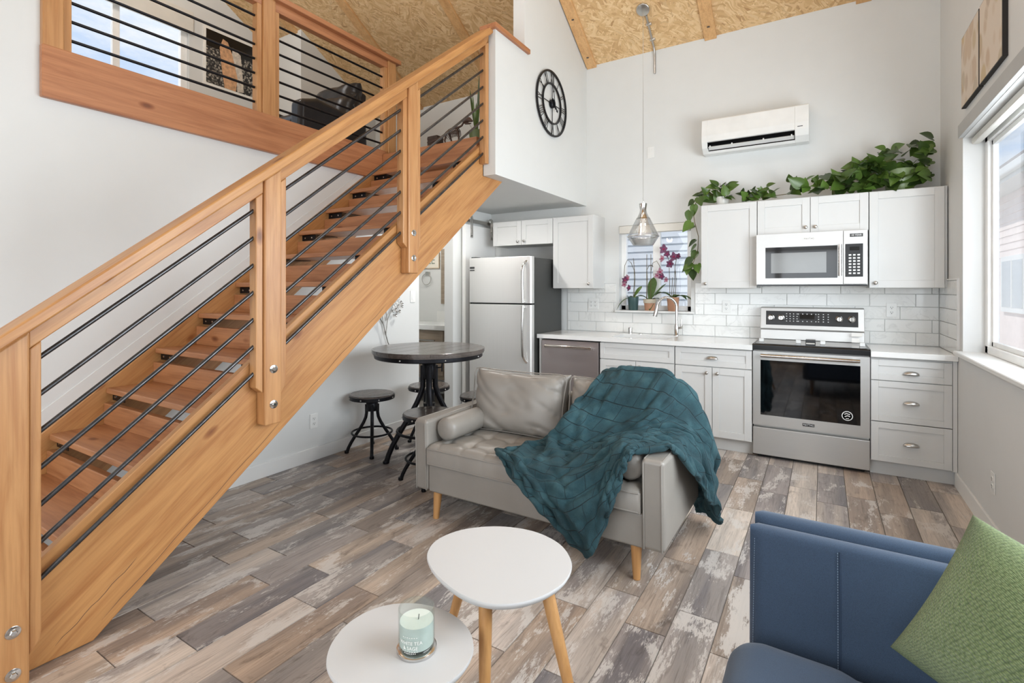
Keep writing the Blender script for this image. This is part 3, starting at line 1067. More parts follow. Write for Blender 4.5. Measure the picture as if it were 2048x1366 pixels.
def base_cab(name, label, x0, x1, fronts):
    """fronts: list of (part, x0, x1, z0, z1, hardware)"""
    t = thing(name, label, 'cabinet', ((x0 + x1) / 2, 4.9, 0))
    a, b_ = x0 + 0.001, x1 - 0.001
    cm = M().box(a, a + 0.016, YT, YB - 0.012, 0.105, 0.872).box(b_ - 0.016, b_, YT, YB - 0.012, 0.105, 0.872).box(a + 0.016, b_ - 0.016, YT, YB - 0.012, 0.105, 0.121).box(a + 0.016, b_ - 0.016, YB - 0.02, YB - 0.012, 0.121, 0.872).box(a + 0.016, b_ - 0.016, YT, YT + 0.016, 0.69, 0.72).box(a + 0.016, b_ - 0.016, YT, YT + 0.016, 0.84, 0.872)
    obj('carcass', cm, W['cab'], t)
    obj('toe_kick', M().box(x0 + 0.001, x1 - 0.001, YC + 0.065, YB - 0.01, 0.0, 0.105), W['cab'], t)
    for kind, a, b_, z0, z1, hw in fronts:
        fr = 0.057 if kind == 'door' else 0.045
        d = obj(kind, shaker(a, b_, z0, z1, YC, fr), W['cab'], t, bevel=0.0015)
        if hw and hw[0] == 'k':
            knob(hw[1], YC, hw[2], d)
        elif hw:
            cup_pull(hw[1], YC, hw[2], d)
    return t


g = 0.002
base_cab('base_cabinet', 'white two-door sink cabinet right of the dishwasher', -1.82, -1.12, [
    ('false_drawer', -1.82 + g, -1.12 - g, 0.712, 0.862, None),
    ('door', -1.82 + g, -1.47 - g, 0.115, 0.704, ('k', -1.51, 0.66)), ('door', -1.47 + g, -1.12 - g, 0.115, 0.704, ('k', -1.43, 0.66))])
base_cab('base_cabinet', 'white cabinet with one drawer and two doors left of the stove', -1.115, -0.495, [
    ('drawer', -1.115 + g, -0.495 - g, 0.710, 0.862, ('c', -0.805, 0.775)),
    ('door', -1.115 + g, -0.805 - g, 0.115, 0.702, ('k', -0.848, 0.655)), ('door', -0.805 + g, -0.495 - g, 0.115, 0.702, ('k', -0.762, 0.655))])
dcab = base_cab('drawer_cabinet', 'white three-drawer cabinet right of the stove', 0.302, 0.793, [
    ('drawer', 0.305, 0.765, 0.706, 0.856, ('c', 0.54, 0.757)), ('drawer', 0.305, 0.765, 0.404, 0.70, ('c', 0.54, 0.543)), ('drawer', 0.305, 0.765, 0.112, 0.398, ('c', 0.54, 0.245))])
obj('filler_strip', M().box(0.768, 0.7925, YC + 0.002, YC + 0.0195, 0.105, 0.872), W['cab'], dcab, bevel=0.001)
# end panel left of the dishwasher
tag(obj('end_panel', M().box(-2.476, -2.452, YC, YB - 0.002, 0, 0.872), W['cab'], bevel=0.001), 'white end panel between fridge and dishwasher', 'panel')


def upper_cab(label, x0, x1, z0, z1, doors):
    t = thing('upper_cabinet', label, 'cabinet', ((x0 + x1) / 2, 5.05, z0))
    obj('carcass', M().box(x0 + 0.001, x1 - 0.001, 4.90, YB - 0.002, z0, z1), W['cab'], t, bevel=0.001)
    for a, b_, kx, kz in doors:
        d = obj('door', shaker(a + g, b_ - g, z0 + 0.002, z1 - 0.006, 4.88), W['cab'], t, bevel=0.0015)
        knob(kx, 4.88, kz, d)
    return t


upper_cab('white single-door wall cabinet left of the microwave under trailing leaves', -0.953, -0.488, 1.38, 2.14, [(-0.953, -0.488, -0.912, 1.42)])
upper_cab('short white two-door wall cabinet directly above the microwave', -0.486, 0.310, 1.838, 2.14, [(-0.486, -0.088, -0.122, 1.885), (-0.088, 0.310, -0.052, 1.885)])
upper_cab('white single-door wall cabinet in the right corner beside the side window', 0.312, 0.790, 1.38, 2.14, [(0.312, 0.772, 0.352, 1.42)])
upper_cab('short white two-door wall cabinet above the refrigerator', -3.243, -2.474, 1.863, 2.14, [(-3.243, -2.865, -2.905, 1.905), (-2.865, -2.474, -2.822, 1.905)])
upper_cab('white single-door wall cabinet between refrigerator and kitchen window', -2.471, -2.008, 1.38, 2.14, [(-2.471, -2.008, -2.052, 1.425)])

# worktop with sink cut-out
SX0, SX1, SY0, SY1 = -1.74, -1.20, 4.66, 5.04
m = M()
m.box(-2.49, SX0, YC - 0.028, YB - 0.002, 0.874, 0.914).box(SX1, -0.49, YC - 0.028, YB - 0.002, 0.874, 0.914)
m.box(SX0, SX1, YC - 0.028, SY0, 0.874, 0.914).box(SX0, SX1, SY1, YB - 0.002, 0.874, 0.914)
tag(obj('worktop', m, W['quartz']), 'white quartz worktop running from refrigerator to stove with sink cut-out', 'worktop')
tag(obj('worktop', M().box(0.302, 0.793, YC - 0.028, YB - 0.002, 0.874, 0.914), W['quartz'], bevel=0.002), 'short white quartz worktop right of the stove', 'worktop')
sink = thing('sink', 'undermount steel sink set into the worktop below the window', 'sink', (-1.47, 4.85, 0.7))
t_ = 0.004
m = M().box(SX0 - t_, SX0, SY0 - t_, SY1 + t_, 0.70, 0.874).box(SX1, SX1 + t_, SY0 - t_, SY1 + t_, 0.70, 0.874).box(SX0, SX1, SY0 - t_, SY0, 0.70, 0.874).box(SX0, SX1, SY1, SY1 + t_, 0.70, 0.874).box(SX0, SX1, SY0, SY1, 0.696, 0.70)
obj('basin', m, W['steel'], sink)
obj('drain', M().lathe([(0.042, 0), (0.042, 0.004), (0.03, 0.001), (0.0, 0.001)], (-1.47, 4.9, 0.70), 20), W['chrome'], sink, smooth=40)

# faucet
fa = thing('faucet', 'brushed nickel gooseneck faucet with pull-down spray head behind the sink', 'faucet', (-1.225, 5.10, 0.914))
fx, fy = -1.225, 5.10
pts = [(fx, fy, 0.93)] + [(fx, fy, 1.0), (fx, fy, 1.1), (fx, fy, 1.19)]
for k in range(1, 13):
    a = PI * k / 12 * 0.94
    pts.append((fx - 0.085 + 0.085 * math.cos(a), fy - 0.035 * (1 - math.cos(a)), 1.19 + 0.10 * math.sin(a)))
obj('neck', M().tube(pts, [0.016, 0.014] + [0.0125] * (len(pts) - 2), 14), W['chrome'], fa, smooth=50)
obj('base', M().lathe([(0.027, 0.0), (0.027, 0.006), (0.022, 0.012), (0.021, 0.09), (0.016, 0.115), (0.0, 0.116)], (fx, fy, 0.914), 20), W['chrome'], fa, smooth=40)
e = Vector(pts[-1])
d_ = Vector((-0.09, -0.02, -0.42)).normalized()
obj('spray_head', M().tube([e, e + d_ * 0.03, e + d_ * 0.075, e + d_ * 0.11], [0.0135, 0.016, 0.021, 0.022], 16), W['chrome'], fa, smooth=50)
obj('lever', M().tube([(fx + 0.012, fy, 0.985), (fx + 0.045, fy - 0.01, 0.995), (fx + 0.052, fy - 0.01, 1.03), (fx + 0.048, fy - 0.012, 1.075)], [0.012, 0.013, 0.009, 0.006], 10), W['chrome'], fa, smooth=60)
tag(obj('air_gap', M().lathe([(0.021, 0), (0.021, 0.055), (0.019, 0.062), (0.0, 0.063)], (-1.69, 5.10, 0.914), 20), W['chrome'], smooth=40), 'short nickel cylinder cap on the worktop left of the faucet', 'air gap')
tag(obj('sink_button', M().lathe([(0.024, 0), (0.024, 0.005), (0.019, 0.009), (0.010, 0.010), (0.0, 0.013)], (-1.585, 5.10, 0.914), 20), W['chrome'], smooth=40), 'low round nickel button between air gap and faucet', 'button')

# backsplash tiles (pieces of the back wall)
TZ = [0.916 + 0.1036 * i for i in range(6)]
tile_cache = {}


def tile(x0, x1, z0, z1, yb=YB, parent=wall_back, side=False):
    w, h = x1 - x0, z1 - z0
    if w < 0.012 or h < 0.012:
        return
    key = (round(w, 3), round(h, 3), side)
    if key not in tile_cache:
        e, th_ = 0.0018, 0.008
        a, b_ = w / 2 - 0.0009, h / 2 - 0.0009
        v = [(-a, 0, -b_), (a, 0, -b_), (a, 0, b_), (-a, 0, b_), (-a + e, -th_, -b_ + e), (a - e, -th_, -b_ + e), (a - e, -th_, b_ - e), (-a + e, -th_, b_ - e)]
        if side:
            v = [(q[1], q[0], q[2]) for q in v]
        mm = M().add(v, [(4, 5, 6, 7), (0, 1, 5, 4), (1, 2, 6, 5), (2, 3, 7, 6), (3, 0, 4, 7)])
        me = mesh('tile', mm)
        me.materials.append(W['tile'])
        tile_cache[key] = me
    o = bpy.data.objects.new('tile', tile_cache[key])
    C.objects.link(o)
    o.parent = parent
    o.location = ((x0 + x1) / 2, yb, (z0 + z1) / 2) if not side else (XR, (x0 + x1) / 2, (z0 + z1) / 2)


for r_ in range(5):
    z0, z1 = TZ[r_], TZ[r_ + 1]
    x = -2.41 + (r_ % 3) * 0.1017 - 0.305
    while x < XR:
        a, b_ = max(x, -2.445), min(x + 0.305, XR - 0.009)
        if b_ > a:
            if z1 > 1.128 and b_ > -1.88 and a < -1.07:
                # around the window
                if a < -1.88:
                    tile(a, -1.88, z0, z1)
                if b_ > -1.07:
                    tile(-1.07, b_, z0, z1)
                if z0 < 1.128:
                    tile(max(a, -1.88), min(b_, -1.07), z0, 1.127)
            else:
                tile(a, b_, z0, z1)
        x += 0.305
    for ya, yb in (((4.55, 4.83), (4.83, YB - 0.009)) if r_ % 2 else ((4.55, 4.98), (4.98, YB - 0.009))):
        tile(ya, yb, z0, z1, parent=wall_right, side=True)
struct('trim_3', M().box(-2.01, -1.88, YB - 0.011, YB - 0.0005, TZ[5] + 0.001, TZ[5] + 0.012).box(-1.07, -0.955, YB - 0.011, YB - 0.0005, TZ[5] + 0.001, TZ[5] + 0.012), W['trim'], label='thin white edge trim above the backsplash')
struct('trim_4', M().box(XR - 0.014, XR - 0.0005, 4.53, 4.549, 0.957, TZ[5] + 0.012).box(XR - 0.014, XR - 0.0005, 4.549, 4.878, TZ[5] + 0.001, TZ[5] + 0.012), W['trim'], label='white edge trim of the backsplash beside the window')


# outlets and switches
def plate(label, cat, pos, face, kind):
    """face: '-y' on the back wall, '+x' on the left wall, '-x' on the right wall"""
    t = thing('electrical_outlet' if kind == 'outlet' else 'light_switch' if kind == 'switch' else 'cover_plate', label, cat, pos)

    def tr(m):
        if face == '-y':
            return m
        if face == '+x':
            return m.map(lambda x, y, z: (-y, x, z))
        return m.map(lambda x, y, z: (y, -x, z))
    w = 0.058 if kind == 'double' else 0.036
    obj('plate', tr(M().box(-w, w, -0.006, -0.0005, -0.058, 0.058)), W['plastic'], t, bevel=0.002, local=True)
    if kind in ('outlet', 'double'):
        xs = (0,) if kind == 'outlet' else (-0.024, 0.024)
        for xo in xs:
            for zo in (-0.02, 0.02):
                s_ = obj('socket', tr(M().lathe([(0.0155, -0.0085), (0.0155, -0.0055)], (xo, 0, zo), 16, 'y')), W['plastic'], t, local=True)
                obj('slots', tr(M().box(xo - 0.008, xo - 0.0055, -0.0092, -0.0086, zo - 0.001, zo + 0.008).box(xo + 0.0055, xo + 0.008, -0.0092, -0.0086, zo - 0.001, zo + 0.008).box(xo - 0.0025, xo + 0.0025, -0.0092, -0.0086, zo - 0.010, zo - 0.005)), W['black'], s_, local=True)
    elif kind == 'switch':
        obj('rocker', tr(M().prism([(-0.009, -0.033), (-0.0055, -0.033), (-0.0055, 0.033), (-0.0075, 0.033)], 0, -0.0165, 0.0165)), W['plastic'], t, bevel=0.001, local=True)
    elif kind == 'blank':
        obj('slats', tr(M().box(-0.02, -0.012, -0.008, -0.006, -0.04, 0.04).box(-0.004, 0.004, -0.008, -0.006, -0.04, 0.04).box(0.012, 0.02, -0.008, -0.006, -0.04, 0.04)), W['plastic'], t, local=True)
    return t


plate('white double-width outlet on the tiles right of the refrigerator', 'outlet', (-2.135, YB - 0.008, 1.213), '-y', 'double')
plate('white outlet on the tiles between window and stove', 'outlet', (-0.783, YB - 0.008, 1.206), '-y', 'outlet')
plate('white outlet on the tiles right of the stove', 'outlet', (0.483, YB - 0.008, 1.199), '-y', 'outlet')
plate('white outlet low on the grey wall under the large window', 'outlet', (XR, 3.73, 0.316), '-x', 'outlet')
plate('white outlet low on the left wall beside the black stool', 'outlet', (XL, 2.641, 0.315), '+x', 'outlet')
plate('white rocker light switch beside the bathroom doorway', 'switch', (XL, 3.792, 1.298), '+x', 'switch')
plate('small white vented plate high on the back wall beside the pendant cord', 'cover plate', (-1.506, YB, 2.776), '-y', 'blank')

# ------------------------------------------------------------------ refrigerator
fr = thing('refrigerator', 'stainless top-freezer refrigerator with dark grey side', 'refrigerator', (-2.89, 4.8, 0))
FX_0, FX_1, FYD = -3.27, -2.50, 4.45
obj('body', M().box(FX_0 + 0.004, FX_1, FYD + 0.075, 5.15, 0.02, 1.695), W['fridge_side'], fr, bevel=0.004)
obj('foot_grille', M().box(FX_0 + 0.01, FX_1 - 0.01, FYD + 0.06, FYD + 0.09, 0.0, 0.09), W['black'], fr)
for z0, z1, nm in ((1.228, 1.705, 'freezer_door'), (0.1, 1.212, 'fridge_door')):
    m = M().prism([(FX_0, FYD + 0.07), (FX_0, FYD + 0.012), (FX_0 + 0.012, FYD), (FX_1 - 0.05, FYD), (FX_1 - 0.012, FYD + 0.006), (FX_1, FYD + 0.02), (FX_1, FYD + 0.07)], 2, z0, z1)
    d = obj(nm, m, W['steel_z'], fr, bevel=0.003)
    hz = (1.26, 1.63) if z0 > 1 else (0.60, 1.19)
    sgn = 1 if z0 > 1 else -1
    za, zb = hz
    if z0 > 1:
        pts = [(-2.572, FYD - 0.04, 1.235), (-2.575, FYD - 0.045, 1.40), (-2.575, FYD - 0.045, 1.55), (-2.570, FYD - 0.04, 1.60), (-2.560, FYD - 0.02, 1.635), (-2.552, FYD + 0.004, 1.655)]
    else:
        pts = [(-2.572, FYD - 0.04, 1.205), (-2.575, FYD - 0.045, 1.0), (-2.575, FYD - 0.045, 0.80), (-2.570, FYD - 0.04, 0.70), (-2.560, FYD - 0.02, 0.655), (-2.552, FYD + 0.004, 0.63)]
    obj('handle', M().tube(pts, 0.0145, 12), W['chrome'], d, smooth=60)
    obj('handle_mount', M().box(-2.585, -2.56, FYD - 0.04, FYD + 0.005, (1.235 if z0 > 1 else 1.18), (1.262 if z0 > 1 else 1.205)), W['chrome'], d, bevel=0.003)
    if z0 > 1:
        bd = obj('badge', M().box(-3.255, -3.195, FYD - 0.003, FYD + 0.002, 1.59, 1.612).box(-3.255, -3.195, FYD - 0.003, FYD + 0.002, 1.568, 1.58), W['ink'], d)
obj('gasket', M().box(FX_0 + 0.006, FX_1 - 0.006, FYD + 0.02, FYD + 0.07, 1.212, 1.228), W['black'], fr)
obj('hinge_cap', M().box(FX_0 + 0.01, FX_0 + 0.07, FYD + 0.03, FYD + 0.12, 1.705, 1.718), W['fridge_side'], fr, bevel=0.003)

# ------------------------------------------------------------------ dishwasher
dw = thing('dishwasher', 'stainless dishwasher with bar handle between refrigerator and sink cabinet', 'dishwasher', (-2.14, 4.9, 0))
obj('body', M().box(-2.448, -1.826, YC + 0.03, YB - 0.05, 0.1, 0.868), W['black'], dw)
obj('kick_plate', M().box(-2.446, -1.828, YC + 0.06, YC + 0.09, 0.0, 0.1), W['black'], dw)
d = obj('door', M().prism([(YC + 0.03, 0.11), (YC - 0.012, 0.11), (YC - 0.016, 0.5), (YC - 0.012, 0.852), (YC - 0.004, 0.86), (YC + 0.03, 0.86)], 0, -2.443, -1.832), W['dw'], dw, bevel=0.002)
pts = []
for k in range(13):
    u = k / 12
    pts.append((-2.39 + 0.50 * u, YC - 0.04 - 0.014 * math.sin(PI * u), 0.80 + 0.004 * math.sin(PI * u)))
obj('handle', M().tube(pts, [0.019] + [0.0135] * 11 + [0.019], 12).tube([(-2.375, YC - 0.012, 0.80), (-2.375, YC - 0.045, 0.80)], 0.014, 10).tube([(-1.905, YC - 0.012, 0.80), (-1.905, YC - 0.045, 0.80)], 0.014, 10), W['chrome'], d, smooth=50)

# ------------------------------------------------------------------ stove
sv = thing('stove', 'stainless electric range with black oven window and raised control panel', 'stove', (-0.095, 4.9, 0))
RX0, RX1 = -0.488, 0.298
RYF = YC - 0.005
obj('body', M().box(RX0 + 0.002, RX1 - 0.002, RYF + 0.045, YB - 0.02, 0.03, 0.895), W['steel'], sv)
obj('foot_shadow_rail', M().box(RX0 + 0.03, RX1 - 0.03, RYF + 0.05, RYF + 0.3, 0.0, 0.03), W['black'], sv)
m = M().box(RX0, RX1, RYF, RYF + 0.045, 0.028, 0.248)
obj('drawer', m, W['steel'], sv, bevel=0.004)
# oven door: frame with glass
gx0, gx1, gz0, gz1 = -0.432, 0.240, 0.352, 0.797
m = M().box(RX0, gx0, RYF, RYF + 0.045, 0.268, 0.868).box(gx1, RX1, RYF, RYF + 0.045, 0.268, 0.868).box(gx0, gx1, RYF, RYF + 0.045, 0.268, gz0).box(gx0, gx1, RYF, RYF + 0.045, gz1, 0.868)
dr = obj('oven_door', m, W['steel'], sv)
obj('oven_window', M().box(gx0, gx1, RYF + 0.004, RYF + 0.04, gz0, gz1), W['oven_glass'], dr)
hd = obj('handle', M().tube([(gx0 + 0.005, RYF - 0.052, 0.838), (gx1 - 0.005, RYF - 0.052, 0.838)], 0.0135, 14).box(gx0 + 0.02, gx0 + 0.05, RYF - 0.05, RYF, 0.828, 0.848).box(gx1 - 0.05, gx1 - 0.02, RYF - 0.05, RYF, 0.828, 0.848), W['chrome'], dr, smooth=40)
bg = obj('badge', M().box(-0.135, -0.055, RYF - 0.003, RYF + 0.001, 0.300, 0.322), W['black'], dr)
tm = text_geo('MAYTAG', 0.020).map(lambda x, y, z: (x * 0.9 - 0.095, RYF - 0.0035, y + 0.311))
obj('badge_lettering', tm, W['pale'], bg)
st = obj('sticker', M().lathe([(0.036, 0), (0.036, -0.001), (0.0, -0.001)], (0.158, RYF + 0.004, 0.415), 24, 'y'), W['pale'], dr)
obj('sticker_print', M().lathe([(0.030, -0.0012), (0.0, -0.0012)], (0.158, RYF + 0.004, 0.415), 20, 'y'), W['ink'], st)
obj('sticker_emblem', M().tube([(0.140, RYF + 0.0022, 0.425), (0.152, RYF + 0.0022, 0.433), (0.175, RYF + 0.0022, 0.427)], 0.004, 6).tube([(0.142, RYF + 0.0022, 0.408), (0.158, RYF + 0.0022, 0.417), (0.176, RYF + 0.0022, 0.411)], 0.004, 6).tube([(0.148, RYF + 0.0022, 0.395), (0.168, RYF + 0.0022, 0.397)], 0.003, 6), W['pale'], st)
# cooktop
ck = obj('cooktop', M().prism([(RYF - 0.018, 0.878), (RYF - 0.018, 0.918), (RYF - 0.008, 0.926), (5.07, 0.926), (5.07, 0.895), (RYF + 0.02, 0.878)], 0, RX0 - 0.004, RX1 + 0.004), W['black'], sv, bevel=0.003)
obj('glass_top', M().box(RX0 + 0.015, RX1 - 0.015, RYF + 0.02, 5.03, 0.926, 0.929), W['oven_glass'], ck)
# packing foam strips and labels left on the hob
obj('packing_strip', M().box(-0.12, -0.05, 4.80, 4.90, 0.929, 0.955), W['black'], ck, bevel=0.002)
obj('packing_label', M().box(-0.115, -0.055, 4.76, 4.80, 0.929, 0.932), W['paper'], ck)
for q in (-0.44, -0.17, 0.0, 0.26):
    obj('corner_guard', M().box(q - 0.018, q + 0.018, 4.73, 4.76, 0.929, 0.957), W['pale'], ck, bevel=0.004)
obj('paper_label', M().box(0.20, 0.275, 4.99, 4.993, 0.985, 1.015), W['paper'], ck)
obj('paper_label', M().box(0.20, 0.25, 4.93, 4.933, 0.94, 0.975), W['paper'], ck)
# backguard
bgd = obj('backguard', M().prism([(YB - 0.02, 0.93), (5.04, 0.93), (5.05, 1.01), (5.045, 1.025), (5.075, 1.205), (5.09, 1.212), (YB - 0.02, 1.212)], 0, RX0 + 0.012, RX1 - 0.006), W['steel'], sv, bevel=0.003)


def bgf(x, s, off=0.0):
    """point on the sloping control face, s from 0 (bottom) to 1 (top)"""
    return (x, 5.046 + 0.029 * s - off, 1.028 + 0.175 * s)


def bg_quad(x0, x1, s0, s1, off):
    p = [bgf(x0, s0, off), bgf(x1, s0, off), bgf(x1, s1, off), bgf(x0, s1, off)]
    q = [(a[0], a[1] + 0.003, a[2]) for a in p]
    return M().add(p + q, [(0, 1, 2, 3), (4, 7, 6, 5), (0, 4, 5, 1), (1, 5, 6, 2), (2, 6, 7, 3), (3, 7, 4, 0)])


pn = obj('control_panel', bg_quad(-0.432, 0.250, 0.16, 0.86, 0.003), W['black'], bgd)
obj('display', bg_quad(-0.17, -0.06, 0.48, 0.72, 0.004), W['oven_glass'], pn)
mk = M()
for (xa, xb, n1, n2) in ((-0.27, -0.19, 4, 4), (-0.18, -0.05, 5, 2), (-0.03, 0.04, 3, 4)):
    for i in range(n1):
        for j in range(n2):
            x = xa + (xb - xa) * i / max(1, n1 - 1)
            s_ = 0.35 + 0.36 * j / max(1, n2 - 1)
            q = bg_quad(x - 0.004, x + 0.004, s_, s_ + 0.035, 0.0045)
            mk.add(q.v, q.f)
obj('panel_print', mk, W['pale'], pn)
for x in (-0.392, -0.313, 0.118, 0.205):
    c = bgf(x, 0.52, 0.003)
    kn = obj('dial', M().lathe([(0.026, 0.0), (0.026, -0.006), (0.022, -0.008), (0.020, -0.026), (0.017, -0.029), (0.0, -0.029)], c, 22, 'y'), W['chrome'], pn, smooth=40)
    obj('dial_mark', M().box(c[0] - 0.0018, c[0] + 0.0018, c[1] - 0.031, c[1] - 0.027, c[2] - 0.017, c[2] + 0.017), W['ink'], kn)

# ------------------------------------------------------------------ microwave
mw = thing('microwave', 'stainless over-the-range microwave with dark keypad above the stove', 'microwave', (-0.09, 5.0, 1.405))
MY = 4.80
obj('body', M().box(-0.484, 0.300, MY + 0.035, YB - 0.01, 1.405, 1.836), W['steel'], mw)
obj('bottom_vent', M().box(-0.478, 0.296, MY + 0.01, MY + 0.2, 1.396, 1.408), W['black'], mw)
m = M().box(-0.484, -0.415, MY, MY + 0.035, 1.412, 1.834).box(0.10, 0.137, MY, MY + 0.035, 1.412, 1.834).box(-0.415, 0.10, MY, MY + 0.035, 1.412, 1.462).box(-0.415, 0.10, MY, MY + 0.035, 1.722, 1.834)
md = obj('door', m, W['steel'], mw)
mg = obj('door_glass', M().box(-0.415, 0.10, MY + 0.003, MY + 0.03, 1.462, 1.722), W['mw_glass'], md)
obj('window_screen', M().box(-0.372, 0.025, MY + 0.001, MY + 0.004, 1.505, 1.672), W['mw_window'], mg, bevel=0.0)
obj('handle', M().tube([(0.117, MY - 0.04, 1.475), (0.117, MY - 0.04, 1.725)], 0.0125, 12).box(0.108, 0.126, MY - 0.04, MY, 1.482, 1.502).box(0.108, 0.126, MY - 0.04, MY, 1.698, 1.718), W['chrome'], md, smooth=40)
b2 = obj('badge', M().box(-0.135, -0.055, MY - 0.003, MY + 0.001, 1.770, 1.795), W['paper'], md)
obj('badge_lettering', text_geo('MAYTAG', 0.020).map(lambda x, y, z: (x * 0.9 - 0.095, MY - 0.0035, y + 1.7825)), W['ink'], b2)
kp = obj('keypad_frame', M().box(0.140, 0.298, MY, MY + 0.035, 1.412, 1.834), W['steel'], mw, bevel=0.002)
kk = obj('keypad', M().box(0.152, 0.268, MY - 0.002, MY + 0.002, 1.468, 1.728), W['black'], kp)
obj('display', M().box(0.18, 0.245, MY - 0.003, MY - 0.0015, 1.675, 1.705), W['mw_glass'], kk)
mk = M()
for i in range(3):
    for j in range(7):
        mk.box(0.175 + 0.028 * i, 0.192 + 0.028 * i, MY - 0.0035, MY - 0.002, 1.49 + 0.024 * j, 1.502 + 0.024 * j)
obj('keys', mk, W['pale'], kk)
lb = obj('warranty_label', M().box(0.182, 0.268, MY - 0.002, MY + 0.001, 1.782, 1.808), W['ink'], kp)
obj('label_lettering', text_geo('10 YEAR', 0.020).map(lambda x, y, z: (x * 0.95 + 0.225, MY - 0.0026, y + 1.795)), W['pale'], lb)

# ------------------------------------------------------------------ air conditioner
ac = thing('air_conditioner', 'white wall-mounted air conditioner with open dark vent', 'air conditioner', (-0.52, 5.1, 2.65))
AX0, AX1 = -0.97, -0.10
prof_end = [(YB - 0.001, 2.955), (5.01, 2.955), (5.0, 2.945), (4.985, 2.80), (4.988, 2.745), (5.012, 2.692), (5.07, 2.648), (YB - 0.001, 2.655)]
obj('casing', M().prism([(YB - 0.001, 2.955), (5.01, 2.955), (5.0, 2.945), (4.985, 2.80), (4.988, 2.745), (5.0, 2.74), (5.09, 2.76), (YB - 0.001, 2.76)], 0, AX0 + 0.05, AX1 - 0.105), W['plastic'], ac)
obj('lower_lip', M().prism([(5.05, 2.668), (5.07, 2.648), (YB - 0.001, 2.655), (YB - 0.001, 2.69), (5.09, 2.672)], 0, AX0 + 0.05, AX1 - 0.105), W['plastic'], ac)
obj('end_cap', M().prism(prof_end, 0, AX0, AX0 + 0.05), W['plastic'], ac, bevel=0.003)
obj('end_cap', M().prism(prof_end, 0, AX1 - 0.105, AX1), W['plastic'], ac, bevel=0.003)
obj('vent', M().box(AX0 + 0.05, AX1 - 0.105, 5.095, 5.10, 2.67, 2.765).box(AX0 + 0.0505, AX0 + 0.054, 5.012, 5.095, 2.69, 2.76).box(AX1 - 0.109, AX1 - 0.1055, 5.012, 5.095, 2.69, 2.76).prism([(5.002, 2.738), (5.09, 2.757), (5.09, 2.754), (5.002, 2.735)], 0, AX0 + 0.05, AX1 - 0.105), W['black'], ac)
lv = obj('louver', M().prism([(5.020, 2.700), (5.026, 2.706), (5.066, 2.686), (5.062, 2.681)], 0, AX0 + 0.055, AX1 - 0.11), W['plastic'], ac)
for q in (AX0 + 0.07, AX0 + 0.26, AX0 + 0.52, AX1 - 0.13):
    obj('louver_clip', M().box(q - 0.005, q + 0.005, 5.018, 5.04, 2.696, 2.714), W['plastic'], lv)
obj('maker_mark', M().box(AX1 - 0.085, AX1 - 0.045, 4.9855, 4.9865, 2.762, 2.768), W['ink'], ac)
obj('maker_mark', M().box(AX0 + 0.02, AX0 + 0.045, 4.9885, 4.9895, 2.745, 2.749), W['ink'], ac)

# ------------------------------------------------------------------ pendant lamp
pd = thing('pendant_lamp', 'clear glass pendant lamp with nickel neck hanging over the sink', 'lamp', (-1.468, 4.807, 1.8))
px, py_ = -1.468, 4.807
sc = 1.145
zt = roof(py_)
rr = [(0.062, 1.800), (0.150, 1.872), (0.150, 1.878), (0.062, 2.04), (0.058, 2.04)]
obj('shade', M().lathe([(0.095, 1.792), (0.1485, 1.875), (0.062, 2.055), (0.060, 2.055), (0.1455, 1.875), (0.093, 1.792), (0.095, 1.792)], (px, py_, 0), 40), W['shade'], pd, smooth=35)
obj('shade_band', M().lathe([(0.1495, 1.871), (0.1515, 1.875), (0.1495, 1.879), (0.1475, 1.875), (0.1495, 1.871)], (px, py_, 0), 40), W['nickel'], pd, smooth=60)
obj('inner_bowl', M().lathe([(0.0, 1.800), (0.088, 1.800), (0.120, 1.848), (0.122, 1.848), (0.090, 1.796), (0.0, 1.796)], (px, py_, 0), 36), W['pale'], pd, smooth=40)
obj('neck', M().lathe([(0.066, 2.04), (0.036, 2.10), (0.030, 2.13), (0.038, 2.19), (0.034, 2.192), (0.0, 2.19)], (px, py_, 0), 32), W['chrome'], pd, smooth=40)
obj('cord', M().tube([(px, py_, 2.19), (px, py_, 3.0), (px, py_, zt - 0.03)], 0.0025, 6), W['nickel'], pd)
obj('cord_loop', M().tube([(px, py_ , 2.20), (px + 0.006, py_, 2.215), (px, py_, 2.23), (px - 0.006, py_, 2.24), (px, py_, 2.25)], 0.002, 6), W['nickel'], pd)
cpy = M().lathe([(0.0, 0.0), (0.060, 0.0), (0.062, -0.006), (0.062, -0.022), (0.058, -0.025), (0.0, -0.025)], (0, 0, 0), 32)
rot = Matrix.Rotation(-math.atan(SLOPE), 3, 'X')
cpy.map(lambda x, y, z: tuple(rot @ Vector((x, y, z)) + Vector((px, py_, zt))))
obj('canopy', cpy, W['nickel'], pd, smooth=40)
point('pendant_bulb', (px, py_, 1.93), 6.0, 0.03, (1, 0.99, 0.97))
obj('bulb', M().lathe([(0.0, 1.915), (0.018, 1.925), (0.028, 1.95), (0.02, 1.985), (0.013, 2.0), (0.013, 2.05)], (px - 0.0, py_, 0.0), 16), W['pale'], pd, smooth=60)
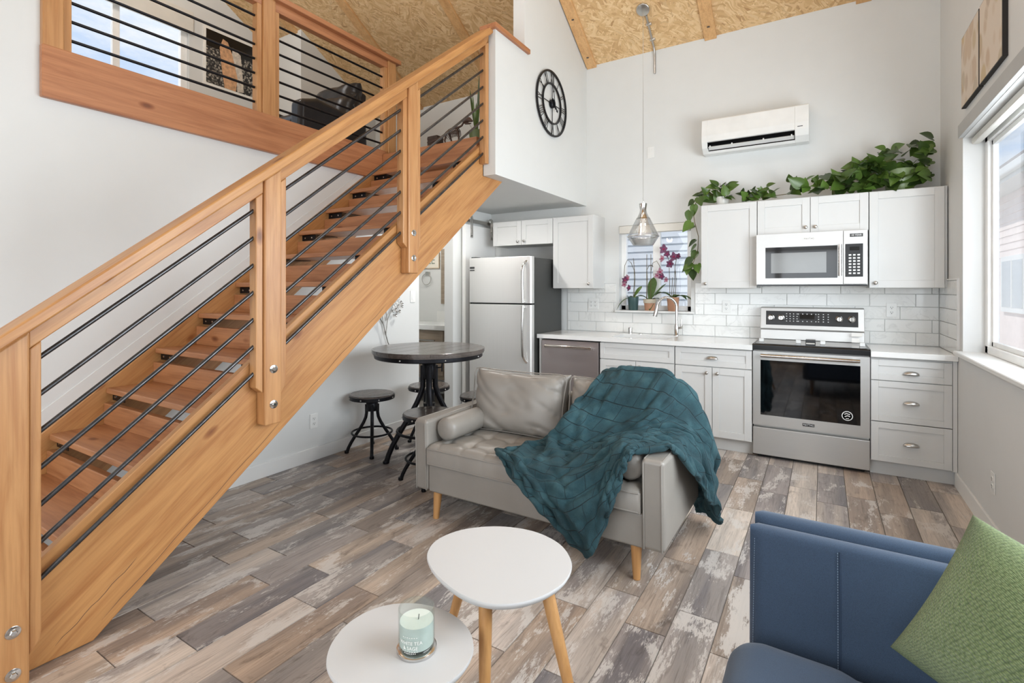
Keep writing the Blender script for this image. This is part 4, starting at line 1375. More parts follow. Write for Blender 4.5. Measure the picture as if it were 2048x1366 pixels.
# conduit feeding it
yc2 = YB - 0.012
cd = thing('conduit', 'grey metal conduit running from the pendant canopy down the back wall', 'conduit', (px, yc2, 3.6))
p0 = Vector((px + 0.015, py_ + 0.05, roof(py_ + 0.05) - 0.012))
p1 = Vector((px + 0.005, YB - 0.06, roof(YB - 0.06) - 0.012))
pts = [p0, p1, (px + 0.004, YB - 0.022, EAVE - 0.02), (px + 0.004, YB - 0.012, EAVE - 0.07), (px + 0.004, YB - 0.012, EAVE - 0.24)]
obj('pipe', M().tube(pts, 0.0105, 10), W['nickel'], cd, smooth=60)
for q in (0.3, 0.8):
    c = p0.lerp(p1, q)
    obj('clamp', M().box(c.x - 0.022, c.x + 0.03, c.y - 0.01, c.y + 0.01, c.z - 0.008, c.z + 0.012), W['nickel'], cd, bevel=0.002)

# ------------------------------------------------------------------ clock
ckx = -2.22
cl = thing('round_clock', 'round open black metal wall clock with roman numerals', 'clock', (ckx, 4.335, 3.14))
CR = 0.302


def cpt(r, a, off=0.02):
    """a clockwise from twelve as seen from the room (+x side); clock lies in the wall plane"""
    return (off, r * math.sin(a), r * math.cos(a))


def ring(r, w, d0, d1):
    return M().lathe([(r - w / 2, d0), (r + w / 2, d0), (r + w / 2, d1), (r - w / 2, d1), (r - w / 2, d0)], (0, 0, 0), 56, 'x')


obj('outer_ring', ring(CR, 0.017, 0.010, 0.024), W['iron'], cl, local=True, smooth=30)
obj('inner_ring', ring(0.187, 0.015, 0.010, 0.024), W['iron'], cl, local=True, smooth=30)
NUM = ['XII', 'I', 'II', 'III', 'IIII', 'V', 'VI', 'VII', 'VIII', 'IX', 'X', 'XI']
for i, s_ in enumerate(NUM):
    a = 2 * PI * i / 12
    strokes = []
    x = 0.0
    for ch in s_:
        if ch == 'I':
            strokes.append((x, x))
            x += 0.02
        elif ch == 'V':
            strokes += [(x - 0.003, x + 0.013), (x + 0.029, x + 0.013)]
            x += 0.042
        else:
            strokes += [(x, x + 0.026), (x + 0.026, x)]
            x += 0.045
    wd = x - 0.02
    m = M()
    for (t0, t1) in strokes:
        t0, t1 = t0 - wd / 2, t1 - wd / 2
        # t0 at the outer end, t1 at the inner end
        po, pi_ = 0.292, 0.194
        A = (0.02, po * math.sin(a) + t0 * math.cos(a), po * math.cos(a) - t0 * math.sin(a))
        B = (0.02, pi_ * math.sin(a) + t1 * 0.9 * math.cos(a), pi_ * math.cos(a) - t1 * 0.9 * math.sin(a))
        m.tube([A, B], 0.0032, 6)
    obj('numeral', m, W['iron'], cl, local=True)
m = M()
for a in (0, PI / 2, PI, 3 * PI / 2):
    m.tube([cpt(0.0, a, 0.018), cpt(0.18, a, 0.018)], 0.0038, 6)
obj('spokes', m, W['iron'], cl, local=True)
obj('hub', M().lathe([(0.042, 0.008), (0.042, 0.032), (0.036, 0.038), (0.0, 0.039)], (0, 0, 0), 24, 'x'), W['iron'], cl, local=True, smooth=40)
obj('hour_hand', M().tube([cpt(-0.05, 2.4, 0.042), cpt(0.085, 2.4, 0.042)], 0.005, 6).tube([cpt(0.075, 2.4, 0.042), cpt(0.10, 2.4, 0.042)], [0.011, 0.001], 6), W['iron'], cl, local=True)
obj('minute_hand', M().tube([cpt(-0.06, -0.22, 0.046), cpt(0.15, -0.22, 0.046)], [0.004, 0.003], 6).tube([cpt(0.10, -0.22, 0.046), cpt(0.13, -0.22, 0.046)], [0.008, 0.002], 6), W['iron'], cl, local=True)

# ------------------------------------------------------------------ sofa


def uv_grid(name, fn, nu, nv, mat, parent=None, close=False, **kw):
    m = M().grid(fn, nu, nv)
    me = bpy.data.meshes.new(name)
    me.from_pydata(m.v, [], m.f)
    uvl = me.uv_layers.new(name='UVMap')
    for lp in me.loops:
        i = lp.vertex_index
        uvl.data[lp.index].uv = ((i % (nu + 1)) / nu, (i // (nu + 1)) / nv)
    for p in me.polygons:
        p.use_smooth = True
    return obj(name, me, mat, parent, **kw)


def pillow_mesh(name, w, h, t, p=5.0, crease=0.0, seed=0, n=30, pinch=0.06):
    """closed cushion lying in the local x-z plane, thickness along y, with UVs"""
    vs, fs, uv = [], [], []
    for side in (-1, 1):
        for j in range(n + 1):
            for i in range(n + 1):
                u, v = 2 * i / n - 1, 2 * j / n - 1
                # denser towards the rim
                u, v = math.sin(u * PI / 2), math.sin(v * PI / 2)
                th_ = t / 2 * (max(0, 1 - abs(u) ** p) ** 0.5) * (max(0, 1 - abs(v) ** p) ** 0.5)
                x = w / 2 * u * (1 - pinch * (1 - v * v) * 0.0 - pinch * (abs(u) ** 2) * (1 - v * v))
                z = h / 2 * v * (1 - pinch * (1.6 if v > 0 else 0.6) * (abs(v) ** 2) * (1 - u * u))
                d = crease * 0.35 * mnoise.noise(Vector((x * 4 + seed, z * 5, side * 3 + seed)))
                e_ = max(abs(u), abs(v))
                rid = abs(mnoise.noise(Vector((x * 5 + z * 9 + seed, (x - z) * 2.0, side))))
                d -= crease * 0.55 * max(0, 0.12 - rid) / 0.12 * (0.25 + 0.75 * e_ * e_)
                vs.append((x, side * max(0.0, th_ + d * min(1, th_ * 30)), z))
                uv.append((i / n, j / n))
    N = (n + 1) * (n + 1)
    for s_ in (0, 1):
        for j in range(n):
            for i in range(n):
                a = s_ * N + j * (n + 1) + i
                q = (a, a + 1, a + n + 2, a + n + 1)
                fs.append(q if s_ == 0 else q[::-1])
    me = bpy.data.meshes.new(name)
    me.from_pydata(vs, [], fs)
    uvl = me.uv_layers.new(name='UVMap')
    for lp in me.loops:
        uvl.data[lp.index].uv = uv[lp.vertex_index]
    bm = bmesh.new()
    bm.from_mesh(me)
    bmesh.ops.remove_doubles(bm, verts=bm.verts, dist=0.0004)
    bmesh.ops.recalc_face_normals(bm, faces=bm.faces)
    bm.to_mesh(me)
    bm.free()
    for p_ in me.polygons:
        p_.use_smooth = True
    return me


sofa = thing('loveseat', 'taupe leather loveseat with wooden legs facing the white tables', 'sofa', (-1.365, 2.7, 0))
sx0, sx1, sy0, sy1 = -2.115, -0.612, 2.33, 3.09
obj('base', M().box(sx0 + 0.10, sx1 - 0.10, sy0 + 0.004, sy1 - 0.02, 0.16, 0.322), W['leather'], sofa, bevel=0.012, seg=3)
for a, b_ in ((sx0, sx0 + 0.098), (sx1 - 0.108, sx1)):
    m = M().prism([(sy0, 0.16), (sy1 - 0.01, 0.16), (sy1 - 0.01, 0.585), (sy0 - 0.012, 0.585)], 0, a, b_)
    ar = obj('arm', m, W['leather'], sofa, bevel=0.022, seg=4)
    for e_ in (a + 0.012, b_ - 0.012):
        obj('piping', M().tube([(e_, sy0 + 0.0, 0.165), (e_, sy0 - 0.012, 0.565), (e_, sy0 + 0.01, 0.583), (e_, sy1 - 0.05, 0.584)], 0.0035, 6), W['leather'], ar, smooth=60)
obj('back', M().prism([(sy1 - 0.13, 0.16), (sy1, 0.16), (sy1, 0.70), (sy1 - 0.09, 0.70)], 0, sx0 + 0.098, sx1 - 0.108), W['leather'], sofa, bevel=0.03, seg=4)

# tufted seat
cx0, cx1, cy0, cy1 = sx0 + 0.10, sx1 - 0.11, sy0 - 0.012, 2.93
tufts = [(cx0 + (cx1 - cx0) * (i + 0.5) / 8, cy0 + (cy1 - cy0) * (j + 0.5) / 3) for i in range(8) for j in range(3)]


def seat_fn(u, v):
    x, y = cx0 + (cx1 - cx0) * u, cy0 + (cy1 - cy0) * v
    d = min((x - a) ** 2 + (y - b_) ** 2 for a, b_ in tufts)
    z = 0.450 - 0.022 * math.exp(-d / 0.0009)
    gx = abs(((u * 8) % 1) - 0.5)
    gy = abs(((v * 3) % 1) - 0.5)
    z -= 0.006 * math.exp(-(gx / 0.05) ** 2) + 0.006 * math.exp(-(gy / 0.05) ** 2)
    e_ = min(u * (cx1 - cx0), (1 - u) * (cx1 - cx0), v * (cy1 - cy0))
    z -= 0.03 * max(0, 1 - e_ / 0.035) ** 2
    return (x, y, z)


m = M().grid(seat_fn, 96, 40)
nu, nv = 96, 40
b0 = len(m.v)
bord = [i for i in range(nu + 1)] + [j * (nu + 1) + nu for j in range(1, nv + 1)] + [nv * (nu + 1) + i for i in range(nu - 1, -1, -1)] + [j * (nu + 1) for j in range(nv - 1, 0, -1)]
for i in bord:
    x, y, z = m.v[i]
    m.v.append((x, y, 0.326))
L_ = len(bord)
for k in range(L_):
    k2 = (k + 1) % L_
    m.f.append((bord[k], b0 + k, b0 + k2, bord[k2]))
m.f.append(tuple(b0 + k for k in range(L_)))
sc_ = obj('seat_cushion', m, W['leather'], sofa, smooth=55)
for zz in (0.331, 0.419):
    obj('piping', M().tube([(cx0 + 0.01, cy0 - 0.001, zz), (cx1 - 0.01, cy0 - 0.001, zz)], 0.004, 6), W['leather'], sc_, smooth=60)
for i, (xc, hx) in enumerate(((-1.682, 0.69), (-0.995, 0.66))):
    me = pillow_mesh('back_cushion', hx, 0.41, 0.22, 5.0, 0.05, 3.1 * i, 34, 0.06)
    o = obj('back_cushion', me, W['leather'], sofa, local=True, subd=1)
    o.location = Vector((xc, 2.845, 0.635)) - sofa.location
    o.rotation_euler = (math.radians(-13), 0, math.radians(2 if i == 0 else -1))
    # piping round the rim
    pts = []
    for k in range(64):
        a = 2 * PI * k / 64
        ca, sa = math.cos(a), math.sin(a)
        mm = max(abs(ca), abs(sa))
        u, v = ca / mm, sa / mm
        r4 = (abs(ca) ** 14 + abs(sa) ** 14) ** (1 / 14)
        u, v = ca / r4, sa / r4
        pts.append((hx / 2 * u * (1 - 0.05 * u * u * (1 - v * v)), -0.052, 0.41 / 2 * v * (1 - 0.05 * v * v * (1 - u * u)) * 0.985))
    obj('piping', M().tube(pts + [pts[0]], 0.004, 6, False), W['leather'], o, local=True, smooth=60)
for xc, y0_, y1_ in ((-1.945, 2.40, 2.80), (-0.795, 2.36, 2.78)):
    r = 0.07
    pr_ = [(0.0, y0_ - 0.006), (r * 0.3, y0_ - 0.004), (r * 0.75, y0_), (r * 0.95, y0_ + 0.012), (r, y0_ + 0.035), (r * 1.03, (y0_ + y1_) / 2), (r, y1_ - 0.035), (r * 0.95, y1_ - 0.012), (r * 0.75, y1_), (0.0, y1_ + 0.004)]
    obj('bolster', M().lathe(pr_, (xc, 0, 0.522), 28, 'y'), W['leather'], sofa, smooth=60)
for lx in (-1.97, -0.757):
    for ly in (2.37, 3.0):
        obj('leg', M().tube([(lx, ly, 0.16), (lx + (0.006 if lx > -1 else -0.006), ly - 0.012 if ly < 2.6 else ly + 0.012, 0.0)], [0.027, 0.0175], 18), W['leg'], sofa, smooth=60)

# ------------------------------------------------------------------ throw blanket


def cr(p0, p1, p2, p3, t):
    return 0.5 * ((2 * p1) + (p2 - p0) * t + (2 * p0 - 5 * p1 + 4 * p2 - p3) * t * t + (3 * p1 - p0 - 3 * p2 + p3) * t ** 3)


def cr_list(pts, t):
    n = len(pts) - 1
    i = min(int(t * n), n - 1)
    f = t * n - i
    g_ = lambda k: pts[max(0, min(n, k))]
    return cr(g_(i - 1), g_(i), g_(i + 1), g_(i + 2), f)




# settled drape of the throw: control net, millimetres, one string per row from the back hem to the front hem
THROW_NET = [
    '-916,3173,524 -913,3196,533 -903,3183,519 -891,3181,512 -895,3182,492 -907,3168,472 -897,3150,452 -878,3138,445 -855,3141,439 -829,3154,439 -813,3142,424 -799,3135,408 -785,3139,396 -763,3137,370 -753,3124,354 -728,3126,333 -727,3143,311 -700,3148,282 -696,3135,256 -675,3119,228 -656,3128,198 -660,3136,169 -660,3149,149 -666,3153,131 -660,3158,116 -662,3153,95 -649,3153,84 -646,3136,75 -644,3144,65 -639,3125,57 -636,3127,51',
    '-926,3154,564 -936,3179,580 -903,3164,571 -923,3151,544 -893,3152,545 -886,3148,534 -872,3145,525 -862,3142,516 -845,3138,510 -830,3132,499 -815,3123,490 -787,3119,477 -762,3129,458 -750,3138,443 -732,3137,430 -723,3142,408 -703,3121,386 -688,3140,361 -685,3119,332 -672,3120,302 -648,3124,264 -635,3145,228 -624,3126,190 -622,3155,165 -634,3131,144 -620,3143,118 -643,3114,107 -617,3133,97 -625,3117,81 -610,3129,75 -610,3113,63',
    '-958,3140,620 -974,3127,604 -951,3128,619 -953,3101,601 -936,3112,622 -918,3124,618 -906,3110,612 -888,3125,614 -867,3124,608 -843,3108,601 -807,3117,592 -775,3128,582 -744,3133,569 -726,3135,555 -710,3134,542 -700,3138,517 -692,3112,498 -675,3131,473 -656,3116,442 -640,3104,401 -631,3097,357 -611,3112,314 -589,3131,272 -581,3128,226 -597,3106,185 -580,3124,156 -613,3107,147 -610,3091,117 -599,3096,87 -588,3113,80 -587,3128,63',
    '-997,3114,669 -978,3128,690 -985,3098,675 -969,3116,700 -958,3118,714 -944,3115,725 -930,3115,730 -914,3115,725 -877,3118,727 -836,3119,724 -796,3114,716 -759,3109,702 -727,3106,688 -709,3116,674 -693,3118,661 -668,3114,639 -652,3118,618 -648,3094,586 -632,3097,561 -611,3089,519 -596,3075,467 -586,3062,406 -570,3081,348 -576,3094,304 -572,3105,250 -565,3111,200 -555,3098,160 -593,3087,143 -584,3112,112 -577,3102,77 -576,3126,72',
    '-985,3068,719 -998,3078,731 -1013,3083,753 -994,3077,772 -982,3068,790 -956,3051,794 -944,3058,817 -911,3047,808 -887,3030,780 -860,3015,748 -821,3007,732 -778,3002,733 -742,3005,733 -719,3025,745 -699,3032,739 -686,3043,729 -668,3050,720 -658,3048,685 -628,3051,657 -592,3068,625 -584,3047,565 -568,3038,492 -560,3063,424 -559,3062,361 -559,3080,307 -560,3093,261 -561,3095,201 -576,3077,152 -590,3091,107 -557,3115,88 -566,3123,52',
    '-1019,3048,748 -1001,3028,756 -1011,3032,785 -1013,3027,813 -997,3017,829 -985,2990,816 -950,2988,824 -934,2972,820 -905,2957,797 -865,2964,807 -836,2978,807 -796,2992,806 -768,2974,802 -739,2981,794 -712,2983,798 -689,2994,795 -669,2994,775 -643,3014,752 -627,3018,729 -602,3032,688 -579,3036,622 -552,3056,554 -546,3044,485 -546,3045,416 -555,3053,348 -550,3071,284 -564,3082,223 -570,3067,170 -569,3079,127 -566,3088,69 -538,3115,48',
    '-1040,3015,774 -1034,3023,794 -1023,2991,792 -1027,2994,833 -1008,2970,829 -982,2959,846 -961,2940,823 -942,2924,818 -906,2931,833 -874,2938,838 -842,2940,826 -807,2952,835 -780,2957,810 -757,2964,836 -737,2971,836 -711,2982,833 -676,2980,816 -657,2987,785 -624,2992,761 -594,3003,719 -580,3016,659 -558,3023,595 -542,3031,529 -534,3029,453 -532,3033,379 -537,3042,312 -552,3062,251 -561,3058,183 -574,3053,122 -538,3077,85 -524,3091,63',
    '-1056,2991,792 -1057,3002,818 -1041,2975,819 -1035,2969,840 -1014,2952,859 -993,2928,842 -956,2920,845 -926,2932,850 -901,2898,843 -875,2930,860 -830,2948,860 -800,2922,849 -775,2936,846 -754,2927,819 -728,2939,834 -706,2963,825 -706,2966,794 -662,2957,792 -644,2969,752 -618,2978,715 -573,2996,682 -548,3007,618 -531,3018,549 -516,3033,480 -510,3044,411 -514,3026,337 -550,3026,265 -563,3031,192 -556,3029,131 -531,3043,76 -502,3068,55',
    '-1077,2969,816 -1072,2979,840 -1062,2950,830 -1045,2946,848 -1025,2927,852 -998,2931,873 -961,2919,879 -945,2914,878 -901,2910,879 -868,2910,883 -829,2913,866 -785,2920,875 -761,2910,850 -742,2921,857 -715,2931,844 -699,2930,815 -683,2943,801 -671,2936,771 -641,2948,756 -610,2961,719 -577,2962,675 -569,2976,616 -538,2982,557 -512,2995,495 -494,3011,428 -527,3001,358 -556,3004,282 -565,3007,198 -541,3016,138 -524,3026,75 -498,3050,49',
    '-1104,2949,838 -1102,2961,859 -1088,2934,855 -1058,2938,883 -1034,2926,888 -1007,2903,883 -990,2894,883 -952,2899,898 -916,2878,898 -870,2874,896 -824,2876,888 -781,2884,878 -752,2893,877 -733,2886,860 -702,2904,861 -686,2915,850 -660,2927,828 -648,2932,801 -611,2938,770 -614,2931,721 -601,2936,669 -563,2942,625 -548,2952,562 -524,2960,493 -484,2978,442 -504,2979,364 -528,2982,284 -560,2989,205 -523,3010,152 -497,3027,101 -479,3043,56',
    '-1140,2938,870 -1118,2931,883 -1101,2922,884 -1076,2904,896 -1040,2894,890 -1017,2875,917 -980,2879,918 -963,2873,920 -920,2870,922 -874,2871,924 -829,2872,924 -784,2874,922 -745,2878,919 -714,2877,900 -695,2866,871 -666,2885,864 -641,2895,843 -621,2908,824 -597,2929,789 -586,2931,742 -574,2929,690 -560,2924,632 -546,2926,564 -504,2946,517 -508,2954,451 -528,2972,391 -538,2960,311 -546,2963,226 -536,2985,154 -502,3002,105 -474,3018,75',
    '-1139,2882,850 -1126,2883,862 -1106,2878,856 -1089,2871,863 -1060,2856,872 -1023,2857,869 -995,2842,884 -972,2847,875 -930,2838,880 -886,2845,877 -841,2843,878 -801,2845,878 -768,2837,885 -736,2841,871 -701,2842,863 -677,2844,849 -646,2844,833 -634,2868,805 -620,2888,774 -590,2885,747 -565,2893,703 -537,2902,650 -519,2909,592 -502,2916,527 -496,2923,471 -523,2934,410 -511,2948,334 -523,2952,247 -514,2969,182 -493,2981,124 -468,3001,91',
    '-1136,2820,841 -1118,2811,859 -1107,2825,831 -1094,2817,836 -1075,2814,832 -1042,2803,844 -1010,2800,842 -988,2799,840 -949,2805,831 -904,2802,832 -861,2795,838 -824,2803,833 -789,2792,839 -757,2803,826 -724,2795,826 -698,2810,808 -685,2819,791 -659,2835,770 -648,2844,752 -614,2847,728 -585,2854,691 -556,2865,648 -518,2869,606 -505,2879,550 -506,2888,493 -519,2896,428 -511,2914,360 -528,2920,277 -500,2940,208 -505,2941,142 -478,2956,108',
    '-1157,2766,806 -1141,2770,810 -1126,2765,800 -1114,2763,799 -1094,2761,797 -1059,2762,795 -1036,2765,789 -1006,2746,801 -970,2748,798 -931,2760,791 -890,2755,789 -850,2762,783 -815,2749,787 -783,2763,776 -752,2752,783 -732,2772,765 -695,2764,761 -690,2793,739 -658,2794,726 -635,2802,709 -611,2818,673 -577,2828,637 -546,2840,598 -514,2841,561 -530,2860,513 -500,2873,457 -509,2878,386 -506,2889,304 -502,2906,244 -489,2913,184 -473,2943,158',
    '-1181,2722,760 -1162,2732,748 -1151,2720,760 -1137,2725,755 -1108,2713,757 -1080,2733,742 -1058,2728,739 -1035,2712,752 -997,2725,743 -956,2731,734 -916,2737,727 -875,2733,725 -839,2729,725 -814,2737,721 -787,2718,737 -751,2724,731 -730,2730,726 -704,2746,707 -682,2752,705 -657,2770,680 -618,2772,666 -604,2792,630 -564,2803,607 -537,2813,564 -510,2836,531 -511,2845,468 -496,2849,401 -478,2875,338 -493,2891,269 -471,2898,222 -467,2904,186',
    '-1215,2686,737 -1203,2692,718 -1181,2691,716 -1162,2694,716 -1136,2695,708 -1103,2688,710 -1083,2687,706 -1058,2695,698 -1022,2711,690 -981,2712,682 -942,2714,676 -901,2713,672 -864,2704,675 -842,2700,683 -805,2697,689 -776,2694,702 -752,2714,685 -724,2714,686 -704,2731,669 -685,2737,669 -648,2746,655 -606,2759,651 -594,2779,611 -565,2794,574 -535,2799,531 -518,2814,490 -502,2826,425 -480,2836,367 -500,2854,301 -485,2860,250 -478,2877,226',
    '-1204,2659,684 -1224,2652,704 -1198,2640,702 -1182,2661,682 -1154,2652,684 -1131,2660,670 -1112,2662,666 -1084,2684,652 -1048,2688,643 -1008,2690,637 -968,2689,632 -929,2687,632 -899,2672,649 -862,2672,653 -832,2674,654 -801,2662,677 -779,2688,670 -746,2679,682 -728,2701,654 -700,2709,668 -667,2714,664 -628,2720,650 -592,2736,629 -564,2762,606 -540,2772,571 -528,2776,519 -511,2788,456 -497,2797,388 -488,2817,324 -492,2831,270 -499,2844,228',
    '-1226,2635,640 -1215,2618,650 -1241,2621,668 -1203,2610,666 -1181,2630,642 -1145,2620,643 -1131,2643,618 -1108,2648,613 -1073,2645,610 -1035,2648,605 -997,2649,604 -964,2648,615 -928,2656,607 -894,2651,614 -866,2650,628 -839,2640,654 -803,2657,651 -772,2674,652 -746,2666,656 -712,2672,661 -694,2698,645 -661,2713,636 -632,2730,625 -606,2740,609 -576,2747,582 -550,2750,547 -536,2764,481 -532,2785,413 -508,2788,348 -511,2801,287 -505,2807,244',
    '-1261,2616,605 -1238,2601,601 -1260,2603,633 -1240,2578,632 -1207,2592,612 -1173,2600,597 -1138,2592,600 -1121,2596,592 -1100,2614,575 -1062,2617,574 -1027,2618,569 -992,2610,585 -959,2624,576 -937,2625,594 -898,2634,600 -863,2635,615 -826,2634,631 -792,2640,646 -770,2658,635 -740,2668,629 -706,2675,634 -675,2678,643 -646,2692,639 -618,2705,628 -582,2722,615 -570,2731,570 -559,2738,501 -526,2757,434 -533,2762,359 -517,2779,298 -487,2784,266',
    '-1297,2608,570 -1274,2602,559 -1287,2587,586 -1267,2571,593 -1233,2556,586 -1195,2557,576 -1169,2577,556 -1138,2567,555 -1112,2566,559 -1089,2588,537 -1061,2582,555 -1028,2591,551 -996,2594,560 -971,2594,582 -932,2599,597 -894,2606,608 -856,2618,608 -819,2625,615 -788,2636,622 -759,2640,640 -723,2655,637 -693,2666,625 -662,2680,622 -632,2682,626 -601,2692,607 -575,2716,580 -534,2723,528 -541,2726,451 -531,2743,376 -500,2748,323 -503,2749,282',
    '-1330,2615,539 -1320,2595,544 -1300,2567,551 -1299,2552,573 -1263,2556,555 -1228,2542,554 -1198,2552,535 -1167,2556,525 -1136,2546,538 -1111,2552,527 -1088,2553,530 -1051,2559,530 -1018,2564,537 -994,2566,568 -952,2575,571 -915,2585,587 -878,2589,611 -842,2597,619 -805,2604,627 -769,2615,633 -736,2636,622 -701,2645,614 -670,2644,626 -638,2654,624 -607,2665,627 -597,2681,589 -557,2692,541 -529,2700,472 -526,2707,403 -510,2719,356 -509,2718,315',
    '-1356,2585,525 -1335,2583,521 -1323,2564,522 -1316,2539,544 -1285,2533,545 -1251,2537,526 -1218,2518,532 -1184,2526,521 -1162,2521,526 -1135,2524,516 -1102,2532,504 -1069,2533,515 -1033,2537,527 -1000,2549,542 -973,2550,576 -935,2564,591 -895,2573,593 -859,2588,597 -820,2596,604 -779,2601,613 -744,2609,614 -718,2628,634 -687,2628,633 -657,2633,642 -630,2643,626 -600,2643,598 -578,2657,546 -537,2663,497 -515,2682,438 -499,2691,386 -505,2700,346',
    '-1374,2562,500 -1354,2555,514 -1331,2555,498 -1313,2534,509 -1300,2506,538 -1267,2511,527 -1238,2518,503 -1202,2515,507 -1167,2506,508 -1149,2494,520 -1115,2503,503 -1087,2514,524 -1053,2518,538 -1018,2531,554 -978,2536,552 -940,2547,570 -903,2555,590 -870,2564,612 -832,2571,608 -789,2576,609 -760,2590,628 -726,2597,633 -707,2607,614 -676,2618,618 -643,2624,617 -607,2619,610 -596,2623,552 -539,2629,517 -506,2648,466 -522,2670,421 -521,2669,384',
    '-1391,2538,512 -1378,2539,498 -1351,2525,501 -1319,2528,482 -1302,2503,506 -1277,2484,533 -1243,2494,518 -1221,2497,492 -1183,2500,487 -1145,2502,488 -1123,2483,508 -1088,2495,520 -1055,2512,507 -1021,2516,526 -987,2520,552 -959,2530,588 -914,2542,600 -869,2539,600 -837,2560,612 -806,2562,630 -771,2564,633 -735,2570,636 -714,2579,625 -684,2587,611 -651,2600,610 -612,2605,611 -593,2608,560 -553,2611,521 -530,2620,472 -518,2632,435 -538,2640,418',
    '-1416,2521,493 -1399,2511,508 -1381,2514,479 -1345,2503,487 -1308,2492,474 -1288,2469,504 -1252,2468,515 -1224,2470,504 -1198,2473,496 -1162,2476,497 -1122,2475,490 -1087,2476,505 -1060,2480,516 -1044,2495,534 -1004,2507,559 -952,2506,562 -910,2524,584 -881,2525,618 -840,2532,607 -804,2540,611 -772,2549,631 -739,2551,613 -706,2558,630 -676,2571,636 -646,2586,621 -620,2579,593 -577,2587,584 -555,2590,536 -555,2590,484 -516,2589,460 -540,2609,455',
    '-1450,2509,486 -1434,2495,504 -1406,2488,482 -1369,2481,469 -1326,2476,471 -1296,2454,472 -1268,2448,497 -1229,2442,503 -1195,2456,500 -1166,2463,474 -1136,2449,495 -1099,2448,506 -1062,2452,503 -1034,2462,523 -998,2489,536 -963,2489,575 -921,2497,590 -883,2508,609 -841,2506,618 -806,2528,627 -767,2528,613 -731,2533,633 -701,2545,611 -672,2561,606 -638,2563,609 -610,2568,618 -588,2570,585 -571,2567,557 -566,2564,514 -534,2560,492 -538,2557,466',
    '-1462,2470,486 -1441,2470,468 -1429,2457,501 -1396,2450,477 -1352,2446,466 -1308,2435,465 -1278,2425,489 -1246,2427,473 -1210,2422,491 -1172,2424,486 -1137,2425,474 -1106,2418,487 -1068,2428,502 -1046,2438,536 -1000,2456,533 -955,2471,550 -928,2472,593 -887,2490,606 -852,2490,630 -809,2498,631 -768,2503,626 -728,2515,617 -697,2517,623 -670,2528,607 -653,2532,607 -628,2535,623 -601,2538,601 -585,2542,578 -563,2542,559 -554,2528,528 -567,2547,515',
    '-1481,2433,488 -1463,2431,474 -1445,2427,467 -1418,2416,497 -1380,2408,473 -1334,2401,464 -1297,2387,475 -1269,2387,472 -1227,2381,467 -1189,2378,487 -1150,2381,468 -1107,2385,464 -1082,2386,499 -1042,2398,510 -995,2420,507 -963,2427,547 -922,2454,560 -884,2458,588 -853,2458,611 -818,2480,604 -784,2490,606 -749,2495,614 -720,2487,605 -689,2486,604 -667,2497,620 -653,2502,621 -632,2510,603 -613,2514,599 -594,2512,594 -573,2499,567 -593,2518,559',
    '-1507,2406,468 -1493,2399,490 -1472,2392,458 -1438,2381,476 -1398,2370,489 -1357,2359,470 -1312,2355,464 -1279,2338,484 -1246,2337,468 -1203,2337,465 -1158,2337,472 -1117,2341,465 -1080,2339,484 -1038,2363,472 -1002,2374,504 -960,2405,514 -915,2426,534 -891,2434,572 -856,2433,594 -821,2444,600 -802,2457,623 -769,2458,609 -746,2466,626 -718,2463,621 -699,2468,605 -673,2468,602 -652,2471,611 -636,2483,624 -616,2488,615 -611,2479,591 -589,2474,596',
    '-1540,2387,479 -1518,2377,465 -1489,2362,484 -1447,2351,478 -1408,2340,485 -1365,2332,469 -1322,2316,478 -1289,2314,454 -1245,2304,462 -1210,2302,449 -1168,2318,440 -1125,2303,450 -1085,2317,447 -1048,2323,471 -997,2343,472 -954,2369,495 -916,2396,521 -894,2395,564 -870,2409,595 -843,2420,612 -814,2417,622 -793,2432,610 -766,2443,604 -740,2443,607 -717,2446,621 -695,2451,622 -669,2452,619 -643,2452,609 -632,2457,628 -605,2457,627 -620,2450,610',
    '-1560,2364,477 -1528,2354,488 -1494,2347,469 -1447,2343,465 -1412,2317,487 -1366,2297,484 -1332,2301,451 -1288,2278,451 -1250,2275,450 -1204,2275,439 -1170,2283,435 -1126,2293,420 -1088,2284,441 -1048,2288,455 -1004,2309,474 -964,2343,496 -914,2359,511 -883,2378,543 -857,2386,575 -842,2388,606 -828,2395,624 -799,2403,619 -773,2418,623 -751,2423,619 -728,2428,607 -708,2430,620 -687,2435,607 -663,2436,610 -636,2433,609 -624,2430,632 -603,2419,635',
    '-1527,2357,464 -1521,2325,470 -1481,2313,488 -1439,2313,471 -1398,2311,460 -1361,2279,465 -1329,2266,451 -1286,2265,429 -1245,2266,418 -1212,2267,407 -1169,2270,416 -1123,2274,409 -1085,2265,429 -1042,2273,430 -1000,2300,438 -960,2325,467 -927,2336,512 -904,2355,546 -876,2364,573 -855,2363,593 -829,2363,608 -815,2375,602 -794,2388,620 -769,2396,617 -752,2402,600 -731,2406,615 -716,2411,602 -696,2410,605 -674,2404,606 -656,2395,627 -657,2415,627',
    '-1504,2320,459 -1481,2334,450 -1447,2306,459 -1425,2294,453 -1382,2275,446 -1347,2258,430 -1308,2260,415 -1273,2235,424 -1239,2249,404 -1192,2243,404 -1164,2253,407 -1118,2248,414 -1078,2263,395 -1047,2246,422 -1009,2267,446 -972,2291,472 -932,2314,497 -900,2332,522 -873,2352,534 -865,2343,560 -835,2338,574 -822,2352,583 -808,2357,591 -798,2362,615 -781,2372,608 -761,2381,620 -755,2383,608 -739,2381,598 -716,2376,597 -699,2366,615 -707,2390,619',
